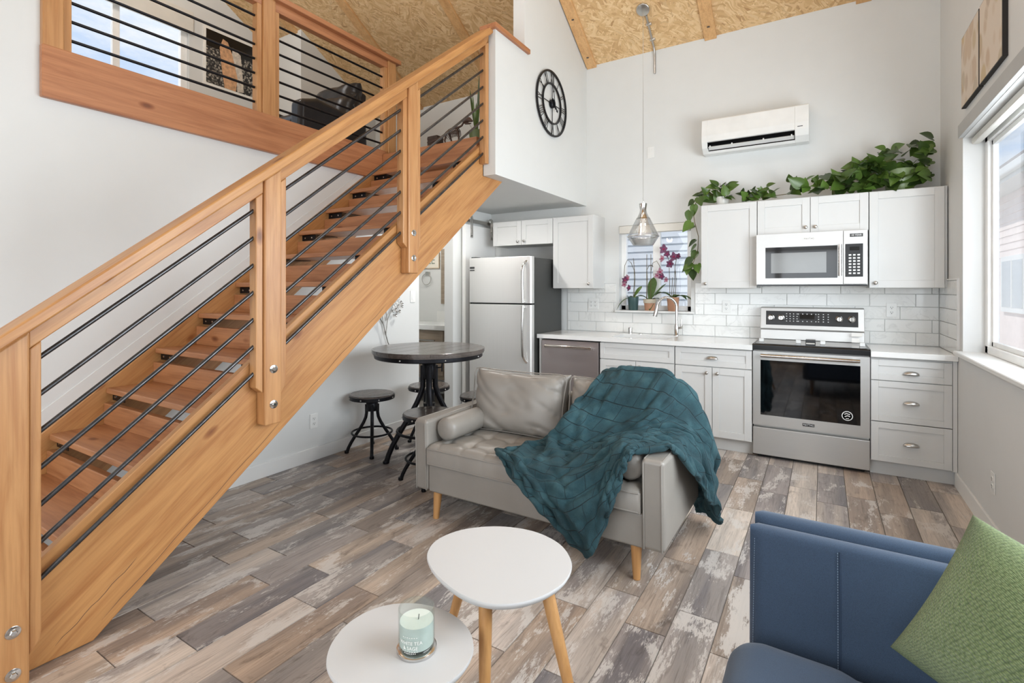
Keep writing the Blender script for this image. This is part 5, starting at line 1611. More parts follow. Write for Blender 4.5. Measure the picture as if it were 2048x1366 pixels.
    '-1459,2302,454 -1454,2305,424 -1413,2307,435 -1382,2292,420 -1366,2247,420 -1310,2262,398 -1284,2222,408 -1250,2240,382 -1210,2218,390 -1180,2238,364 -1140,2238,377 -1110,2228,380 -1067,2228,381 -1038,2260,387 -1005,2266,408 -969,2283,436 -934,2296,468 -904,2306,497 -891,2322,508 -862,2325,519 -844,2318,536 -831,2334,540 -821,2335,561 -802,2342,572 -798,2336,597 -783,2352,593 -767,2355,591 -769,2351,616 -757,2357,603 -739,2350,597 -744,2359,616',
    '-1436,2281,416 -1414,2283,412 -1380,2292,404 -1373,2246,387 -1336,2223,385 -1289,2220,380 -1258,2205,367 -1224,2222,360 -1190,2207,361 -1157,2235,347 -1121,2216,346 -1090,2220,342 -1063,2245,344 -1030,2251,347 -996,2260,370 -963,2274,396 -929,2287,422 -901,2304,447 -891,2302,466 -876,2295,491 -856,2309,497 -836,2317,510 -835,2309,538 -824,2310,553 -797,2323,556 -787,2324,564 -789,2332,572 -772,2332,581 -784,2328,604 -771,2326,610 -759,2323,594',
    '-1410,2286,384 -1391,2270,380 -1361,2265,389 -1321,2259,391 -1301,2221,369 -1274,2199,348 -1232,2227,343 -1200,2211,326 -1170,2216,332 -1134,2213,322 -1107,2233,312 -1079,2211,318 -1055,2219,316 -1025,2217,337 -993,2226,355 -960,2239,375 -928,2251,400 -899,2274,414 -889,2271,442 -867,2292,450 -870,2281,479 -846,2293,480 -843,2288,505 -828,2303,512 -810,2309,527 -808,2311,545 -805,2305,572 -786,2312,568 -767,2312,574 -764,2312,599 -765,2301,614',
    '-1373,2283,373 -1355,2272,377 -1339,2244,368 -1299,2237,367 -1259,2239,358 -1243,2212,323 -1206,2201,315 -1178,2232,300 -1140,2233,296 -1113,2221,285 -1081,2211,280 -1053,2226,279 -1028,2208,282 -1010,2219,288 -981,2216,308 -952,2215,334 -926,2228,362 -900,2241,387 -878,2256,404 -868,2260,427 -851,2276,440 -853,2260,461 -840,2269,477 -831,2273,493 -827,2288,510 -818,2293,531 -808,2295,550 -789,2303,560 -792,2291,585 -781,2300,588 -780,2310,596',
    '-1342,2275,372 -1324,2262,366 -1309,2237,357 -1280,2221,334 -1240,2232,323 -1201,2213,298 -1190,2205,271 -1147,2204,276 -1117,2242,253 -1085,2221,236 -1057,2216,226 -1029,2231,224 -997,2224,235 -984,2205,239 -966,2232,254 -941,2233,283 -914,2226,313 -901,2239,343 -880,2234,367 -867,2231,392 -859,2263,400 -855,2249,424 -841,2258,444 -833,2276,457 -827,2290,477 -815,2273,500 -814,2277,526 -801,2283,542 -800,2289,562 -784,2290,561 -786,2307,575',
    '-1328,2251,350 -1308,2245,349 -1274,2242,341 -1248,2229,315 -1218,2227,293 -1180,2239,285 -1155,2215,269 -1131,2221,231 -1098,2209,210 -1057,2224,204 -1026,2245,183 -1001,2216,173 -972,2230,184 -951,2221,194 -939,2210,208 -929,2222,234 -910,2236,268 -888,2234,300 -877,2230,324 -858,2229,352 -850,2232,374 -845,2256,387 -838,2251,417 -838,2269,437 -827,2261,462 -815,2275,479 -804,2293,498 -803,2292,519 -800,2294,544 -785,2276,558 -776,2289,562',
    '-1302,2254,348 -1291,2238,327 -1257,2244,312 -1228,2247,300 -1203,2240,271 -1166,2233,264 -1133,2242,243 -1098,2247,224 -1064,2238,196 -1050,2234,150 -1013,2236,145 -974,2243,136 -957,2234,138 -945,2220,144 -926,2206,161 -917,2217,192 -895,2227,224 -876,2237,260 -872,2257,292 -865,2246,325 -843,2237,344 -837,2236,364 -832,2238,392 -823,2260,410 -822,2265,434 -806,2264,459 -801,2284,479 -799,2268,505 -790,2282,526 -782,2293,537 -780,2290,558',
    '-1280,2255,342 -1268,2252,318 -1254,2237,298 -1224,2255,280 -1186,2247,260 -1156,2222,238 -1130,2242,214 -1098,2236,194 -1061,2252,171 -1035,2249,138 -1001,2257,122 -973,2247,106 -950,2224,99 -930,2225,116 -915,2213,132 -897,2220,166 -900,2244,193 -884,2253,233 -860,2260,263 -853,2260,299 -848,2231,319 -840,2252,344 -829,2253,369 -822,2257,394 -815,2259,417 -809,2272,434 -800,2281,458 -797,2276,490 -792,2269,521 -781,2276,530 -785,2281,546',
]
TV = [[Vector([float(c) / 1000 for c in q.split(',')]) for q in row.split()] for row in THROW_NET]


def throw_fn(u, v):
    p = cr_list([cr_list(row, u) for row in TV], v)
    q = Vector((u * 40, v * 55, 1.7))
    p.z += 0.0025 * mnoise.noise(q)
    p.y += 0.0025 * mnoise.noise(q * 1.7)
    return tuple(p)


th_ob = uv_grid('throw_blanket', throw_fn, 110, 150, W['fur'], label='dark teal plush throw draped over the loveseat back and right arm', cat='blanket')
sd = th_ob.modifiers.new('thick', 'SOLIDIFY')
sd.thickness = 0.016
sd.offset = 0
sb = th_ob.modifiers.new('soft', 'SUBSURF')
sb.levels = 1
sb.render_levels = 1

# ------------------------------------------------------------------ nesting tables
T1 = [(-1.153, 1.308), (-1.186, 1.409), (-1.156, 1.517), (-1.044, 1.619), (-.911, 1.653), (-.773, 1.62), (-.686, 1.52), (-.66, 1.419), (-.677, 1.319), (-.728, 1.233), (-.795, 1.185), (-.881, 1.175), (-.978, 1.203), (-1.081, 1.25)]
T2 = [(-1.113, .877), (-1.162, .935), (-1.192, 1.03), (-1.166, 1.125), (-1.086, 1.194), (-.969, 1.215), (-.87, 1.19), (-.802, 1.13), (-.776, 1.06), (-.78, .98), (-.82, .905), (-.90, .855), (-.98, .835), (-1.06, .843)]


def smooth_loop(pts, k=6):
    n = len(pts)
    out = []
    for i in range(n):
        P = [Vector(pts[(i + d) % n]) for d in (-1, 0, 1, 2)]
        for j in range(k):
            q = cr(P[0], P[1], P[2], P[3], j / k)
            out.append((q.x, q.y))
    return out


def relax(pts, it=2):
    for _ in range(it):
        n = len(pts)
        pts = [(0.25 * pts[i - 1][0] + 0.5 * pts[i][0] + 0.25 * pts[(i + 1) % n][0], 0.25 * pts[i - 1][1] + 0.5 * pts[i][1] + 0.25 * pts[(i + 1) % n][1]) for i in range(n)]
    return pts


def side_table(label, out, z, legs):
    cx_ = sum(p[0] for p in out) / len(out)
    cy_ = sum(p[1] for p in out) / len(out)
    t = thing('side_table', label, 'table', (cx_, cy_, 0))
    o1 = smooth_loop(relax(out, 1))
    m = M()
    n = len(o1)
    lay = [(0.965, z - 0.020), (0.988, z - 0.013), (1.0, z - 0.007), (0.999, z - 0.003), (0.992, z)]
    vs, fs = [], []
    for s_, zz in lay:
        vs += [(cx_ + (x - cx_) * s_, cy_ + (y - cy_) * s_, zz) for x, y in o1]
    for k in range(len(lay) - 1):
        for i in range(n):
            j = (i + 1) % n
            fs.append((k * n + i, k * n + j, (k + 1) * n + j, (k + 1) * n + i))
    fs.append(tuple(range(n - 1, -1, -1)))
    fs.append(tuple((len(lay) - 1) * n + i for i in range(n)))
    m.add(vs, fs)
    obj('table_top', m, W['tabletop'], t, smooth=50)
    for (a, b_) in legs:
        obj('leg', M().tube([(a[0], a[1], z - 0.022), (b_[0], b_[1], 0.0)], [0.021, 0.0125], 18), W['leg'], t, smooth=60)
    return t


side_table('larger white rounded-triangle side table with bare top in front of the loveseat', T1, 0.48, [((-.85, 1.24), (-.805, 1.165)), ((-.725, 1.385), (-.565, 1.34)), ((-1.06, 1.46), (-1.20, 1.46))])
side_table('smaller white rounded-triangle side table holding the candle', T2, 0.40, [((-.90, .93), (-.84, .86)), ((-1.07, .95), (-1.13, .89)), ((-.99, 1.12), (-1.0, 1.19))])

# candle
cdl = thing('candle', 'lit-size pale green glass jar candle on the smaller side table', 'candle', (-0.935, 1.035, 0.40))
cdl['label'] = 'pale green glass jar candle with white wax on the smaller side table'
obj('coaster', M().lathe([(0.050, 0.0), (0.0535, 0.002), (0.0535, 0.008), (0.050, 0.010), (0.0, 0.010)], (0, 0, 0), 36), W['chrome'], cdl, local=True, smooth=40)
obj('jar', M().lathe([(0.0, 0.011), (0.044, 0.011), (0.0475, 0.015), (0.0485, 0.03), (0.0485, 0.112), (0.0480, 0.1145), (0.0465, 0.1145), (0.0460, 0.112), (0.0460, 0.02), (0.0, 0.018)], (0, 0, 0), 40), W['jar'], cdl, local=True, smooth=40)
obj('wax', M().lathe([(0.0, 0.0185), (0.0452, 0.0205), (0.0452, 0.078), (0.044, 0.080), (0.0, 0.079)], (0, 0, 0), 36), plain('green_wax', (190, 196, 190), 0.5, var=0.1, vscale=18), cdl, local=True, smooth=40)
obj('wax_pool', M().lathe([(0.0, 0.0815), (0.0448, 0.0805)], (0, 0, 0), 32), W['wax'], cdl, local=True, smooth=60)
obj('wick', M().tube([(0.006, 0.0, 0.079), (0.007, 0.001, 0.09), (0.0085, 0.0, 0.096)], 0.0011, 6), W['black'], cdl, local=True)
tm = M()
for body, sz, zz in (('WHITE TEA', 0.0125, 0.046), ('& SAGE', 0.0125, 0.033), ('SCENTED CANDLE', 0.0042, 0.057), ('NET WT 7 OZ', 0.0042, 0.022)):
    if sz < 0.01:
        continue
    q = text_geo(body, sz)
    tm.add([(x, y + zz, 0) for x, y, z in q.v], q.f)
a0 = math.atan2(-1.035, 0.935) - 0.35


def wrap(x, y, z):
    a = a0 + x / 0.0489
    return (0.0489 * math.cos(a), 0.0489 * math.sin(a), y)


obj('jar_lettering', tm.map(wrap), W['paper'], cdl, local=True)
mk = M()
for zz, wd in ((0.060, 0.022), (0.0235, 0.024), (0.0195, 0.017)):
    n_ = 14
    vs = []
    for i in range(n_ + 1):
        x = -wd / 1 + 2 * wd * i / n_
        vs += [wrap(x, zz, 0), wrap(x, zz + 0.0016, 0)]
    mk.add(vs, [(2 * i, 2 * i + 2, 2 * i + 3, 2 * i + 1) for i in range(0, n_, 2)])
obj('jar_fine_print', mk, W['paper'], cdl, local=True)

# ------------------------------------------------------------------ blue futon
fu = thing('futon', 'dark blue fabric futon with upholstered arm under the large window', 'sofa', (0.2, 1.0, 0))
ux0, ux1, uy0, uy1 = -0.225, 0.56, 0.30, 1.60


def fut_seat(u, v):
    # u across x with rolled front, v along y
    s_ = u
    if s_ < 0.25:
        a = (1 - s_ / 0.25) * PI / 2
        x, z = ux0 + 0.08 - 0.08 * math.sin(a), 0.33 + 0.08 * math.cos(a)
    else:
        f = (s_ - 0.25) / 0.75
        x, z = ux0 + 0.08 + (ux1 - ux0 - 0.08) * f, 0.41 - 0.012 * f
    y = uy0 + (uy1 - uy0) * v
    e_ = (1 - v) * (uy1 - uy0)
    k = max(0, 1 - e_ / 0.10)
    z -= 0.055 * k * k
    x += 0.05 * k * k * (1 - u)
    # soft buckle next to the arm
    z -= 0.018 * math.exp(-((x - 0.07 - 0.10 * (1.6 - y) / 0.3) / 0.03) ** 2) * max(0, 1 - e_ / 0.28)
    return (x, y, z)


m = M().grid(fut_seat, 48, 60)
nu, nv = 48, 60
b0 = len(m.v)
bord = [i for i in range(nu + 1)] + [j * (nu + 1) + nu for j in range(1, nv + 1)] + [nv * (nu + 1) + i for i in range(nu - 1, -1, -1)] + [j * (nu + 1) for j in range(nv - 1, 0, -1)]
for i in bord:
    m.v.append((m.v[i][0], m.v[i][1], 0.20))
L_ = len(bord)
for k in range(L_):
    k2 = (k + 1) % L_
    m.f.append((bord[k], b0 + k, b0 + k2, bord[k2]))
m.f.append(tuple(b0 + k for k in range(L_)))
obj('seat', m, W['blue'], fu, smooth=60)


def arm_pad(y_off, dz, x0, x1, th0):
    m = M()

    def fn(u, v):
        # v runs up the inner face, over the top, down the outer face
        x = x0 + (x1 - x0) * u
        if v < 0.42:
            f = v / 0.42
            y, z = 1.605 + 0.055 * f ** 1.6, 0.26 + (0.40 + dz) * f
        elif v < 0.58:
            a = (v - 0.42) / 0.16 * PI
            y, z = 1.66 + th0 / 2 - th0 / 2 * math.cos(a), 0.66 + dz + 0.018 * math.sin(a)
        else:
            f = (v - 0.58) / 0.42
            y, z = 1.66 + th0 - 0.035 * f, 0.66 + dz - (0.40 + dz) * f
        e_ = min(u, 1 - u) * (x1 - x0)
        k = max(0, 1 - e_ / 0.018)
        yc = 1.64 + th0 / 2
        y = y + (yc - y) * 0.75 * k * k
        return (x, y + y_off, z)
    return m.grid(fn, 40, 44)


for yo, dz, nm in ((0.0, -0.012, 'arm_pad'), (0.052, 0.008, 'arm_shell')):
    ap = obj(nm, arm_pad(yo, dz, -0.185 + (0.008 if yo else 0), 0.60, 0.055), W['blue'], fu, smooth=179)
    if not yo:
        st_ = M()
        for xs_ in (0.035, -0.172):
            for k in range(60):
                f = k / 60
                y, z = 1.605 + 0.055 * f ** 1.6 - (0.0015 if xs_ > 0 else -0.004), 0.26 + 0.388 * f
                st_.tube([(xs_, y, z), (xs_, y + 0.0003, z + 0.004)], 0.0009, 4)
        obj('stitching', st_, W['stitch'], ap)
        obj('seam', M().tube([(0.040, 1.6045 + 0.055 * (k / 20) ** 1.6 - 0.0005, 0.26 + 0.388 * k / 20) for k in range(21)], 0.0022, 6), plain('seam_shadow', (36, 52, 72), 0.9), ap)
obj('backrest', M().prism([(0.56, 0.25), (0.60, 0.85), (0.74, 0.85), (0.74, 0.25)], 1, 0.30, 1.60), W['blue'], fu, bevel=0.04, seg=4)
for lx in (-0.12, 0.66):
    for ly in (0.4, 1.5):
        obj('leg', M().tube([(lx, ly, 0.20), (lx, ly, 0.0)], [0.026, 0.016], 14), W['leg'], fu, smooth=60)

# green knitted cushion, corners A (top), B (left), D (right)
A_, B_, D_ = Vector((0.285, 1.50, 0.868)), Vector((0.140, 1.535, 0.50)), Vector((0.640, 1.335, 0.755))
ex, ez = (D_ - A_), (A_ - B_)
me = pillow_mesh('knit_cushion', 1.0, 1.0, 0.34, 2.6, 0.0, 0, 40, 0.05)
ctr = (B_ + D_) / 2
ny = ex.cross(ez).normalized() * -1
mtx = Matrix(((ex.x, ny.x * 0.42, ez.x, ctr.x), (ex.y, ny.y * 0.42, ez.y, ctr.y), (ex.z, ny.z * 0.42, ez.z, ctr.z), (0, 0, 0, 1)))
me.transform(Matrix.Translation(-ctr) @ mtx)
me.update()
bm = bmesh.new()
bm.from_mesh(me)
bmesh.ops.recalc_face_normals(bm, faces=bm.faces)
bm.to_mesh(me)
bm.free()
gp = obj('knit_cushion', me, W['green'], label='moss green knitted cushion leaning on the blue futon arm', cat='cushion')
gp.location = ctr

# ------------------------------------------------------------------ pub table and stools


def flare(r0, z0, r1, n=10):
    """leg centreline: straight down from the hub, then sweeping out to the foot"""
    pts = []
    for k in range(n + 1):
        f = k / n
        if f < 0.25:
            pts.append((r0 + 0.0 * f, z0 * (1 - 0.22 * f / 0.25)))
        else:
            g_ = (f - 0.25) / 0.75
            e_ = g_ * g_ * (3 - 2 * g_) * 0.55 + g_ * 0.45
            pts.append((r0 + (r1 - r0) * e_, z0 * 0.78 * (1 - g_)))
    return pts


def rod_leg(parent, prof, a, r, foot):
    pts = [(p * math.cos(a), p * math.sin(a), z) for p, z in prof]
    lg = obj('leg', M().tube(pts, r, 8), W['iron'], parent, local=True, smooth=60)
    e_ = pts[-1]
    obj('foot', M().lathe([(0.0, 0.0), (foot, 0.0), (foot * 1.1, 0.008), (foot, 0.02), (0.0, 0.021)], (e_[0], e_[1], 0), 12), W['iron'], lg, local=True, smooth=50)


def rivets(parent, R, z, n, ph=0.0):
    for k in range(n):
        a = 2 * PI * k / n + ph
        c = Vector((R * math.cos(a), R * math.sin(a), z))
        d = Vector((math.cos(a), math.sin(a), 0))
        obj('rivet', M().tube([c, c + d * 0.004, c + d * 0.006], [0.0065, 0.0055, 0.002], 8), W['nickel'], parent, local=True, smooth=60)


def make_stool():
    t = thing('stool', 'x', 'stool')
    R, H_ = 0.185, 0.49
    st_ = obj('seat', M().lathe([(0.0, H_ - 0.042), (R - 0.006, H_ - 0.042), (R, H_ - 0.036), (R, H_ - 0.006), (R - 0.006, H_), (0.0, H_)], (0, 0, 0), 40), W['darkwood'], t, local=True, smooth=40)
    obj('seat_band', M().lathe([(R, H_ - 0.04), (R + 0.003, H_ - 0.04), (R + 0.003, H_ - 0.012), (R, H_ - 0.012), (R, H_ - 0.04)], (0, 0, 0), 40), W['iron'], t, local=True, smooth=40)
    rivets(st_, R + 0.003, H_ - 0.026, 8, 0.3)
    obj('screw', M().tube([(0, 0, 0.14), (0, 0, H_ - 0.042)], 0.014, 12), W['iron'], t, local=True, smooth=60)
    obj('hub', M().lathe([(0.048, 0.345), (0.050, 0.35), (0.050, 0.415), (0.046, 0.42), (0.0, 0.42)], (0, 0, 0), 20), W['iron'], t, local=True, smooth=40)
    obj('handle', M().tube([(-0.055, 0, 0.43), (0.055, 0, 0.43)], 0.006, 8).lathe([(0.0, -0.011), (0.011, 0), (0.0, 0.011)], (-0.055, 0, 0.43), 8).lathe([(0.0, -0.011), (0.011, 0), (0.0, 0.011)], (0.055, 0, 0.43), 8), W['iron'], t, local=True, smooth=60)
    for k in range(4):
        rod_leg(t, flare(0.045, 0.40, 0.205), PI / 4 + k * PI / 2, 0.0135, 0.017)
    pts = [(0.165 * math.cos(2 * PI * k / 40), 0.165 * math.sin(2 * PI * k / 40), 0.165) for k in range(41)]
    obj('foot_ring', M().tube(pts, 0.0085, 8, False), W['iron'], t, local=True, smooth=60)
    return t


tb = thing('pub_table', 'round pub table with dark plank top and flared black iron legs', 'table', (-2.695, 3.13, 0))
R = 0.445
# plank top: strips of the disc
NS = 6
for i in range(NS):
    a, b_ = -R + 2 * R * i / NS + 0.0012, -R + 2 * R * (i + 1) / NS - 0.0012
    pts = []
    for k in range(9):
        x = a + (b_ - a) * k / 8
        pts.append((x, math.sqrt(max(0, R * R - x * x))))
    poly = pts + [(x, -y) for x, y in reversed(pts)]
    poly = [p for j, p in enumerate(poly) if j == 0 or (abs(p[0] - poly[j - 1][0]) + abs(p[1] - poly[j - 1][1])) > 1e-5]
    obj('top_plank', M().prism(poly, 2, 0.876, 0.902), W['darkwood'], tb, local=True, bevel=0.002)
obj('top_board', M().lathe([(0.0, 0.866), (R - 0.006, 0.866), (R - 0.006, 0.876), (0.0, 0.876)], (0, 0, 0), 56), W['darkwood'], tb, local=True)
bnd = obj('top_band', M().lathe([(R - 0.03, 0.832), (R - 0.022, 0.832), (R - 0.016, 0.838), (R - 0.016, 0.866), (R - 0.03, 0.866), (R - 0.03, 0.832)], (0, 0, 0), 56), W['iron'], tb, local=True, smooth=40)
rivets(bnd, R - 0.016, 0.85, 8, 0.2)
obj('column', M().tube([(0, 0, 0.38), (0, 0, 0.866)], 0.0235, 16), W['iron'], tb, local=True, smooth=60)
obj('hub', M().lathe([(0.052, 0.655), (0.056, 0.66), (0.056, 0.775), (0.052, 0.78), (0.0, 0.78)], (0, 0, 0), 20), W['iron'], tb, local=True, smooth=40)
obj('clamp_handle', M().tube([(0.05, 0.03, 0.74), (0.085, 0.05, 0.745), (0.09, 0.053, 0.775)], 0.006, 8).tube([(0.09, 0.053, 0.71), (0.09, 0.053, 0.785)], 0.006, 8), W['iron'], tb, local=True, smooth=60)
obj('lower_hub', M().lathe([(0.045, 0.38), (0.047, 0.385), (0.047, 0.455), (0.045, 0.46), (0.0, 0.46)], (0, 0, 0), 16), W['iron'], tb, local=True, smooth=40)
for k in range(4):
    a = PI / 4 + k * PI / 2
    pr_ = flare(0.05, 0.76, 0.335, 12)
    rod_leg(tb, pr_, a, 0.021, 0.024)
pts = [(0.25 * math.cos(2 * PI * k / 48), 0.25 * math.sin(2 * PI * k / 48), 0.245) for k in range(49)]
obj('brace_ring', M().tube(pts, 0.011, 8, False), W['iron'], tb, local=True, smooth=60)

st0 = make_stool()
SPOTS = [((-3.255, 3.05), 0.02, 'black iron stool standing alone against the left wall'), ((-2.41, 2.80), -0.25, 'black iron stool nearest the loveseat arm, partly hidden by it'),
         ((-3.10, 3.60), 0.5, 'black iron stool behind the pub table column near the doorway'), ((-2.43, 3.50), 0.2, 'black iron stool between pub table and refrigerator, behind the cushion')]
for i, ((x, y), a, lb_) in enumerate(SPOTS):
    o = st0 if i == 0 else copy_tree(st0)
    o.location = (x, y, 0)
    o.rotation_euler = (0, 0, a)
    o['label'] = lb_
    o['group'] = 'iron stools round the pub table'

# ------------------------------------------------------------------ plants


def strap(base, az, ln, wd, rise, droop, n=10, fold=0.25):
    """arching strap leaf starting at base"""
    d = Vector((math.cos(az), math.sin(az), 0))
    s_ = Vector((-math.sin(az), math.cos(az), 0))
    vs, fs = [], []
    for k in range(n + 1):
        t = k / n
        c = Vector(base) + d * (ln * (t - 0.15 * t * t)) + Vector((0, 0, rise * t - droop * t * t))
        w_ = wd * (0.35 + 0.65 * math.sin(min(1, t * 1.5) * PI / 2)) * (1 - max(0, (t - 0.55) / 0.45) ** 2.2 * 0.97)
        up_ = Vector((0, 0, w_ * fold))
        vs += [c - s_ * w_ + up_, c, c + s_ * w_ + up_]
    for k in range(n):
        for j in (0, 1):
            a = k * 3 + j
            fs.append((a, a + 1, a + 4, a + 3))
    return M().add(vs, fs)


def flower_mesh(r, seed):
    rg = random.Random(seed)
    m = M()
    for k in range(5):
        a = 2 * PI * k / 5 + 0.3
        L, wd = r * (1 if k % 2 else 0.88), r * (0.42 if k % 2 else 0.34)
        n = 6
        vs, fs = [], []
        for i in range(n + 1):
            t = i / n
            w_ = wd * math.sin(PI * min(1, t * 0.85 + 0.12)) ** 0.8
            c = Vector((math.cos(a) * L * t, 0, math.sin(a) * L * t))
            sd_ = Vector((-math.sin(a), 0, math.cos(a)))
            yy = -0.15 * r * t * t + rg.uniform(-.02, .02) * r
            vs += [c - sd_ * w_ + Vector((0, yy + 0.1 * w_, 0)), c + Vector((0, yy, 0)), c + sd_ * w_ + Vector((0, yy + 0.1 * w_, 0))]
        for i in range(n):
            for j in (0, 1):
                q = i * 3 + j
                fs.append((q, q + 1, q + 4, q + 3))
        m.add(vs, fs)
    return m


def orchid(label, x, y, z0, pot_prof, pot_mat, leaves, stems, flowers, rim=None):
    t = thing('potted_orchid', label, 'plant', (x, y, z0))
    pt = obj('pot', M().lathe(pot_prof, (0, 0, 0), 28), pot_mat, t, local=True, smooth=40)
    if rim:
        obj('pot_rim', M().lathe(rim, (0, 0, 0), 28), W['cream_pot'], pt, local=True, smooth=40)
    h = max(p[1] for p in pot_prof)
    obj('soil', M().lathe([(0.0, h - 0.012), (pot_prof[-2][0] - 0.004, h - 0.014)], (0, 0, 0), 20), W['soil'], t, local=True)
    for az, ln, wd, rise, droop in leaves:
        obj('leaf', strap((0, 0, h - 0.015), az, ln * 1.3, wd * 1.45, rise * 1.25, droop * 1.15).map(lambda x_, y_, z_: (x_, y_ * 0.3 if y_ > 0 else y_ * 0.6, z_)), W['leaf_dark'], t, local=True, smooth=70)
    for pts in stems:
        obj('stem', M().tube(pts, 0.0028, 6), W['stem'], t, local=True, smooth=60)
    for i, (fx_, fy_, fz_, r, mt, rz_) in enumerate(flowers):
        f = obj('flower', flower_mesh(r, i), W[mt], t, local=True, smooth=70)
        f.location = (fx_, fy_, fz_)
        f.rotation_euler = (rz_ * 0.5, rz_, -0.25 + rz_ * 0.3)
        c_ = obj('flower_centre', M().lathe([(0.0, -0.018), (r * 0.16, -0.010), (r * 0.2, 0.0), (0.0, 0.004)], (0, 0, 0), 8, 'y'), W['orchid_core'], f, local=True, smooth=60)


def pot(r0, r1, h, lip=0.006):
    return [(0.0, 0.0), (r0, 0.0), (r0 + 0.003, 0.004), (r1, h - 0.004), (r1, h), (r1 - lip, h), (r1 - lip, h - 0.015), (0.0, h - 0.016)][:7] + [(0.0, h - 0.016)]


orchid('orchid in a dark teal pot with drooping violet flowers, leftmost on the sill', -1.695, 5.205, 1.15, pot(0.045, 0.058, 0.142), W['teal_pot'],
       [(PI + 0.35, .17, .026, .03, .16), (0.9, .12, .022, .13, .03), (-0.1, .11, .02, .05, .04), (PI * .75, .09, .02, .04, .03), (-1.2, .1, .022, .05, .05)],
       [[(0.0, 0, .13), (.012, 0, .3), (.01, 0, .42), (-.02, -.01, .5), (-.055, -.02, .53), (-.085, -.02, .47), (-.09, -.03, .36), (-.075, -.03, .27)], [(.012, 0, .13), (.02, 0, .35), (0.002, 0, .545)]],
       [(-.075, -.035, .315, .045, 'orchid', .2), (-.05, -.035, .335, .04, 'orchid_pink', -.3), (-.085, -.03, .27, .035, 'orchid_pink', .5), (-.035, -.03, .235, .036, 'orchid', -.4)])
orchid('bloomless orchid in the banded cream and terracotta pot, middle of the sill', -1.52, 5.205, 1.15, pot(0.046, 0.062, 0.118), W['terracotta'],
       [(1.35, .12, .034, .22, .03), (0.35, .16, .032, .17, .03), (-1.4, .08, .03, .03, .12), (PI - 0.2, .12, .022, .09, .05), (2.4, .09, .02, .03, .03), (-0.3, .1, .022, .05, .04)],
       [[(-.03, 0, .1), (-.025, 0, .3), (-.03, 0, .42), (-.01, 0, .46), (.015, 0, .47), (.035, 0, .45)], [(-.035, 0, .1), (-.03, 0, .58)], [(.01, 0, .1), (.012, 0, .58)],
        [(.012, 0, .4), (.03, 0, .49), (.07, 0, .51), (.10, 0, .46), (.13, -.02, .38), (.17, -.02, .33)]],
       [(.085, -.03, .36, .035, 'orchid_pink', .4), (.115, -.03, .395, .045, 'orchid_pink', -.2), (.13, -.035, .35, .04, 'orchid', .5), (.175, -.03, .315, .03, 'orchid_pink', .1)],
       rim=[(0.0625, 0.078), (0.0640, 0.080), (0.0645, 0.116), (0.0615, 0.119), (0.0620, 0.078), (0.0625, 0.078)])
orchid('orchid in a plain terracotta pot with deep purple blooms, rightmost on the sill', -1.285, 5.205, 1.15, pot(0.046, 0.060, 0.14), W['terracotta'],
       [(0.25, .20, .032, .13, .20), (PI - 0.35, .18, .034, .16, .15), (1.2, .1, .025, .06, .03), (-0.4, .14, .028, .1, .12), (PI + .5, .13, .026, .06, .1)],
       [[(-.03, 0, .13), (-.035, 0, .35), (-.04, 0, .5), (-.06, -.01, .6), (-.085, -.02, .64)], [(0, 0, .13), (.015, 0, .3), (.02, 0, .45), (.035, -.01, .52), (.06, -.02, .54)], [(.02, 0, .13), (.03, 0, .32), (.02, 0, .42)], [(-.015, 0, .13), (-.005, 0, .34)]],
       [(-.085, -.03, .625, .052, 'orchid', .1), (-.05, -.03, .575, .04, 'orchid', .6), (.015, -.03, .545, .05, 'orchid', -.2), (.058, -.03, .55, .034, 'orchid', .5), (-.02, -.035, .475, .048, 'orchid', .3), (-.10, -.03, .53, .04, 'orchid_pink', -.5)])


def heart_leaf(ln, wd):
    prof = [(-0.10, 0.30), (0.02, 0.78), (0.18, 1.0), (0.40, 0.92), (0.62, 0.66), (0.82, 0.33), (1.0, 0.02)]
    vs, fs = [], []
    for t, w_ in prof:
        y = t * ln
        x = w_ * wd / 2
        mid = max(t, 0.0) * ln
        z = -0.10 * ln * max(t, 0) ** 2
        vs += [(-x, y, z + 0.22 * x), (-x * 0.5, (y + mid) / 2, z + 0.08 * x), (0, mid, z), (x * 0.5, (y + mid) / 2, z + 0.08 * x), (x, y, z + 0.22 * x)]
    for k in range(len(prof) - 1):
        for j in range(4):
            a = k * 5 + j
            fs.append((a, a + 1, a + 6, a + 5))
    m = M().add(vs, fs)
    me = mesh('leaf', m, 80)
    me.materials.append(W['leaf'])
    return me


LEAVES = [heart_leaf(0.105, 0.085), heart_leaf(0.085, 0.066), heart_leaf(0.13, 0.10), heart_leaf(0.07, 0.05)]


def put_leaf(parent, p, out, rg, big=None):
    """leaf at world point p, pointing roughly along out and facing the room"""
    me = LEAVES[big if big is not None else rg.choice([0, 0, 1, 1, 3])]
    o = bpy.data.objects.new('leaf', me)
    C.objects.link(o)
    o.parent = parent
    yv = (Vector(out) + Vector((rg.uniform(-.5, .5), rg.uniform(-.4, .4), rg.uniform(-.5, .4)))).normalized()
    zv = Vector((rg.uniform(-.5, .5), -0.8 + rg.uniform(-.5, .4), 0.65 + rg.uniform(-.5, .5)))
    xv = yv.cross(zv).normalized()
    zv = xv.cross(yv).normalized()
    k = rg.uniform(0.85, 1.15)
    o.matrix_local = Matrix.Translation(Vector(p) - parent.location) @ Matrix((xv * k, yv * k, zv * k)).transposed().to_4x4()


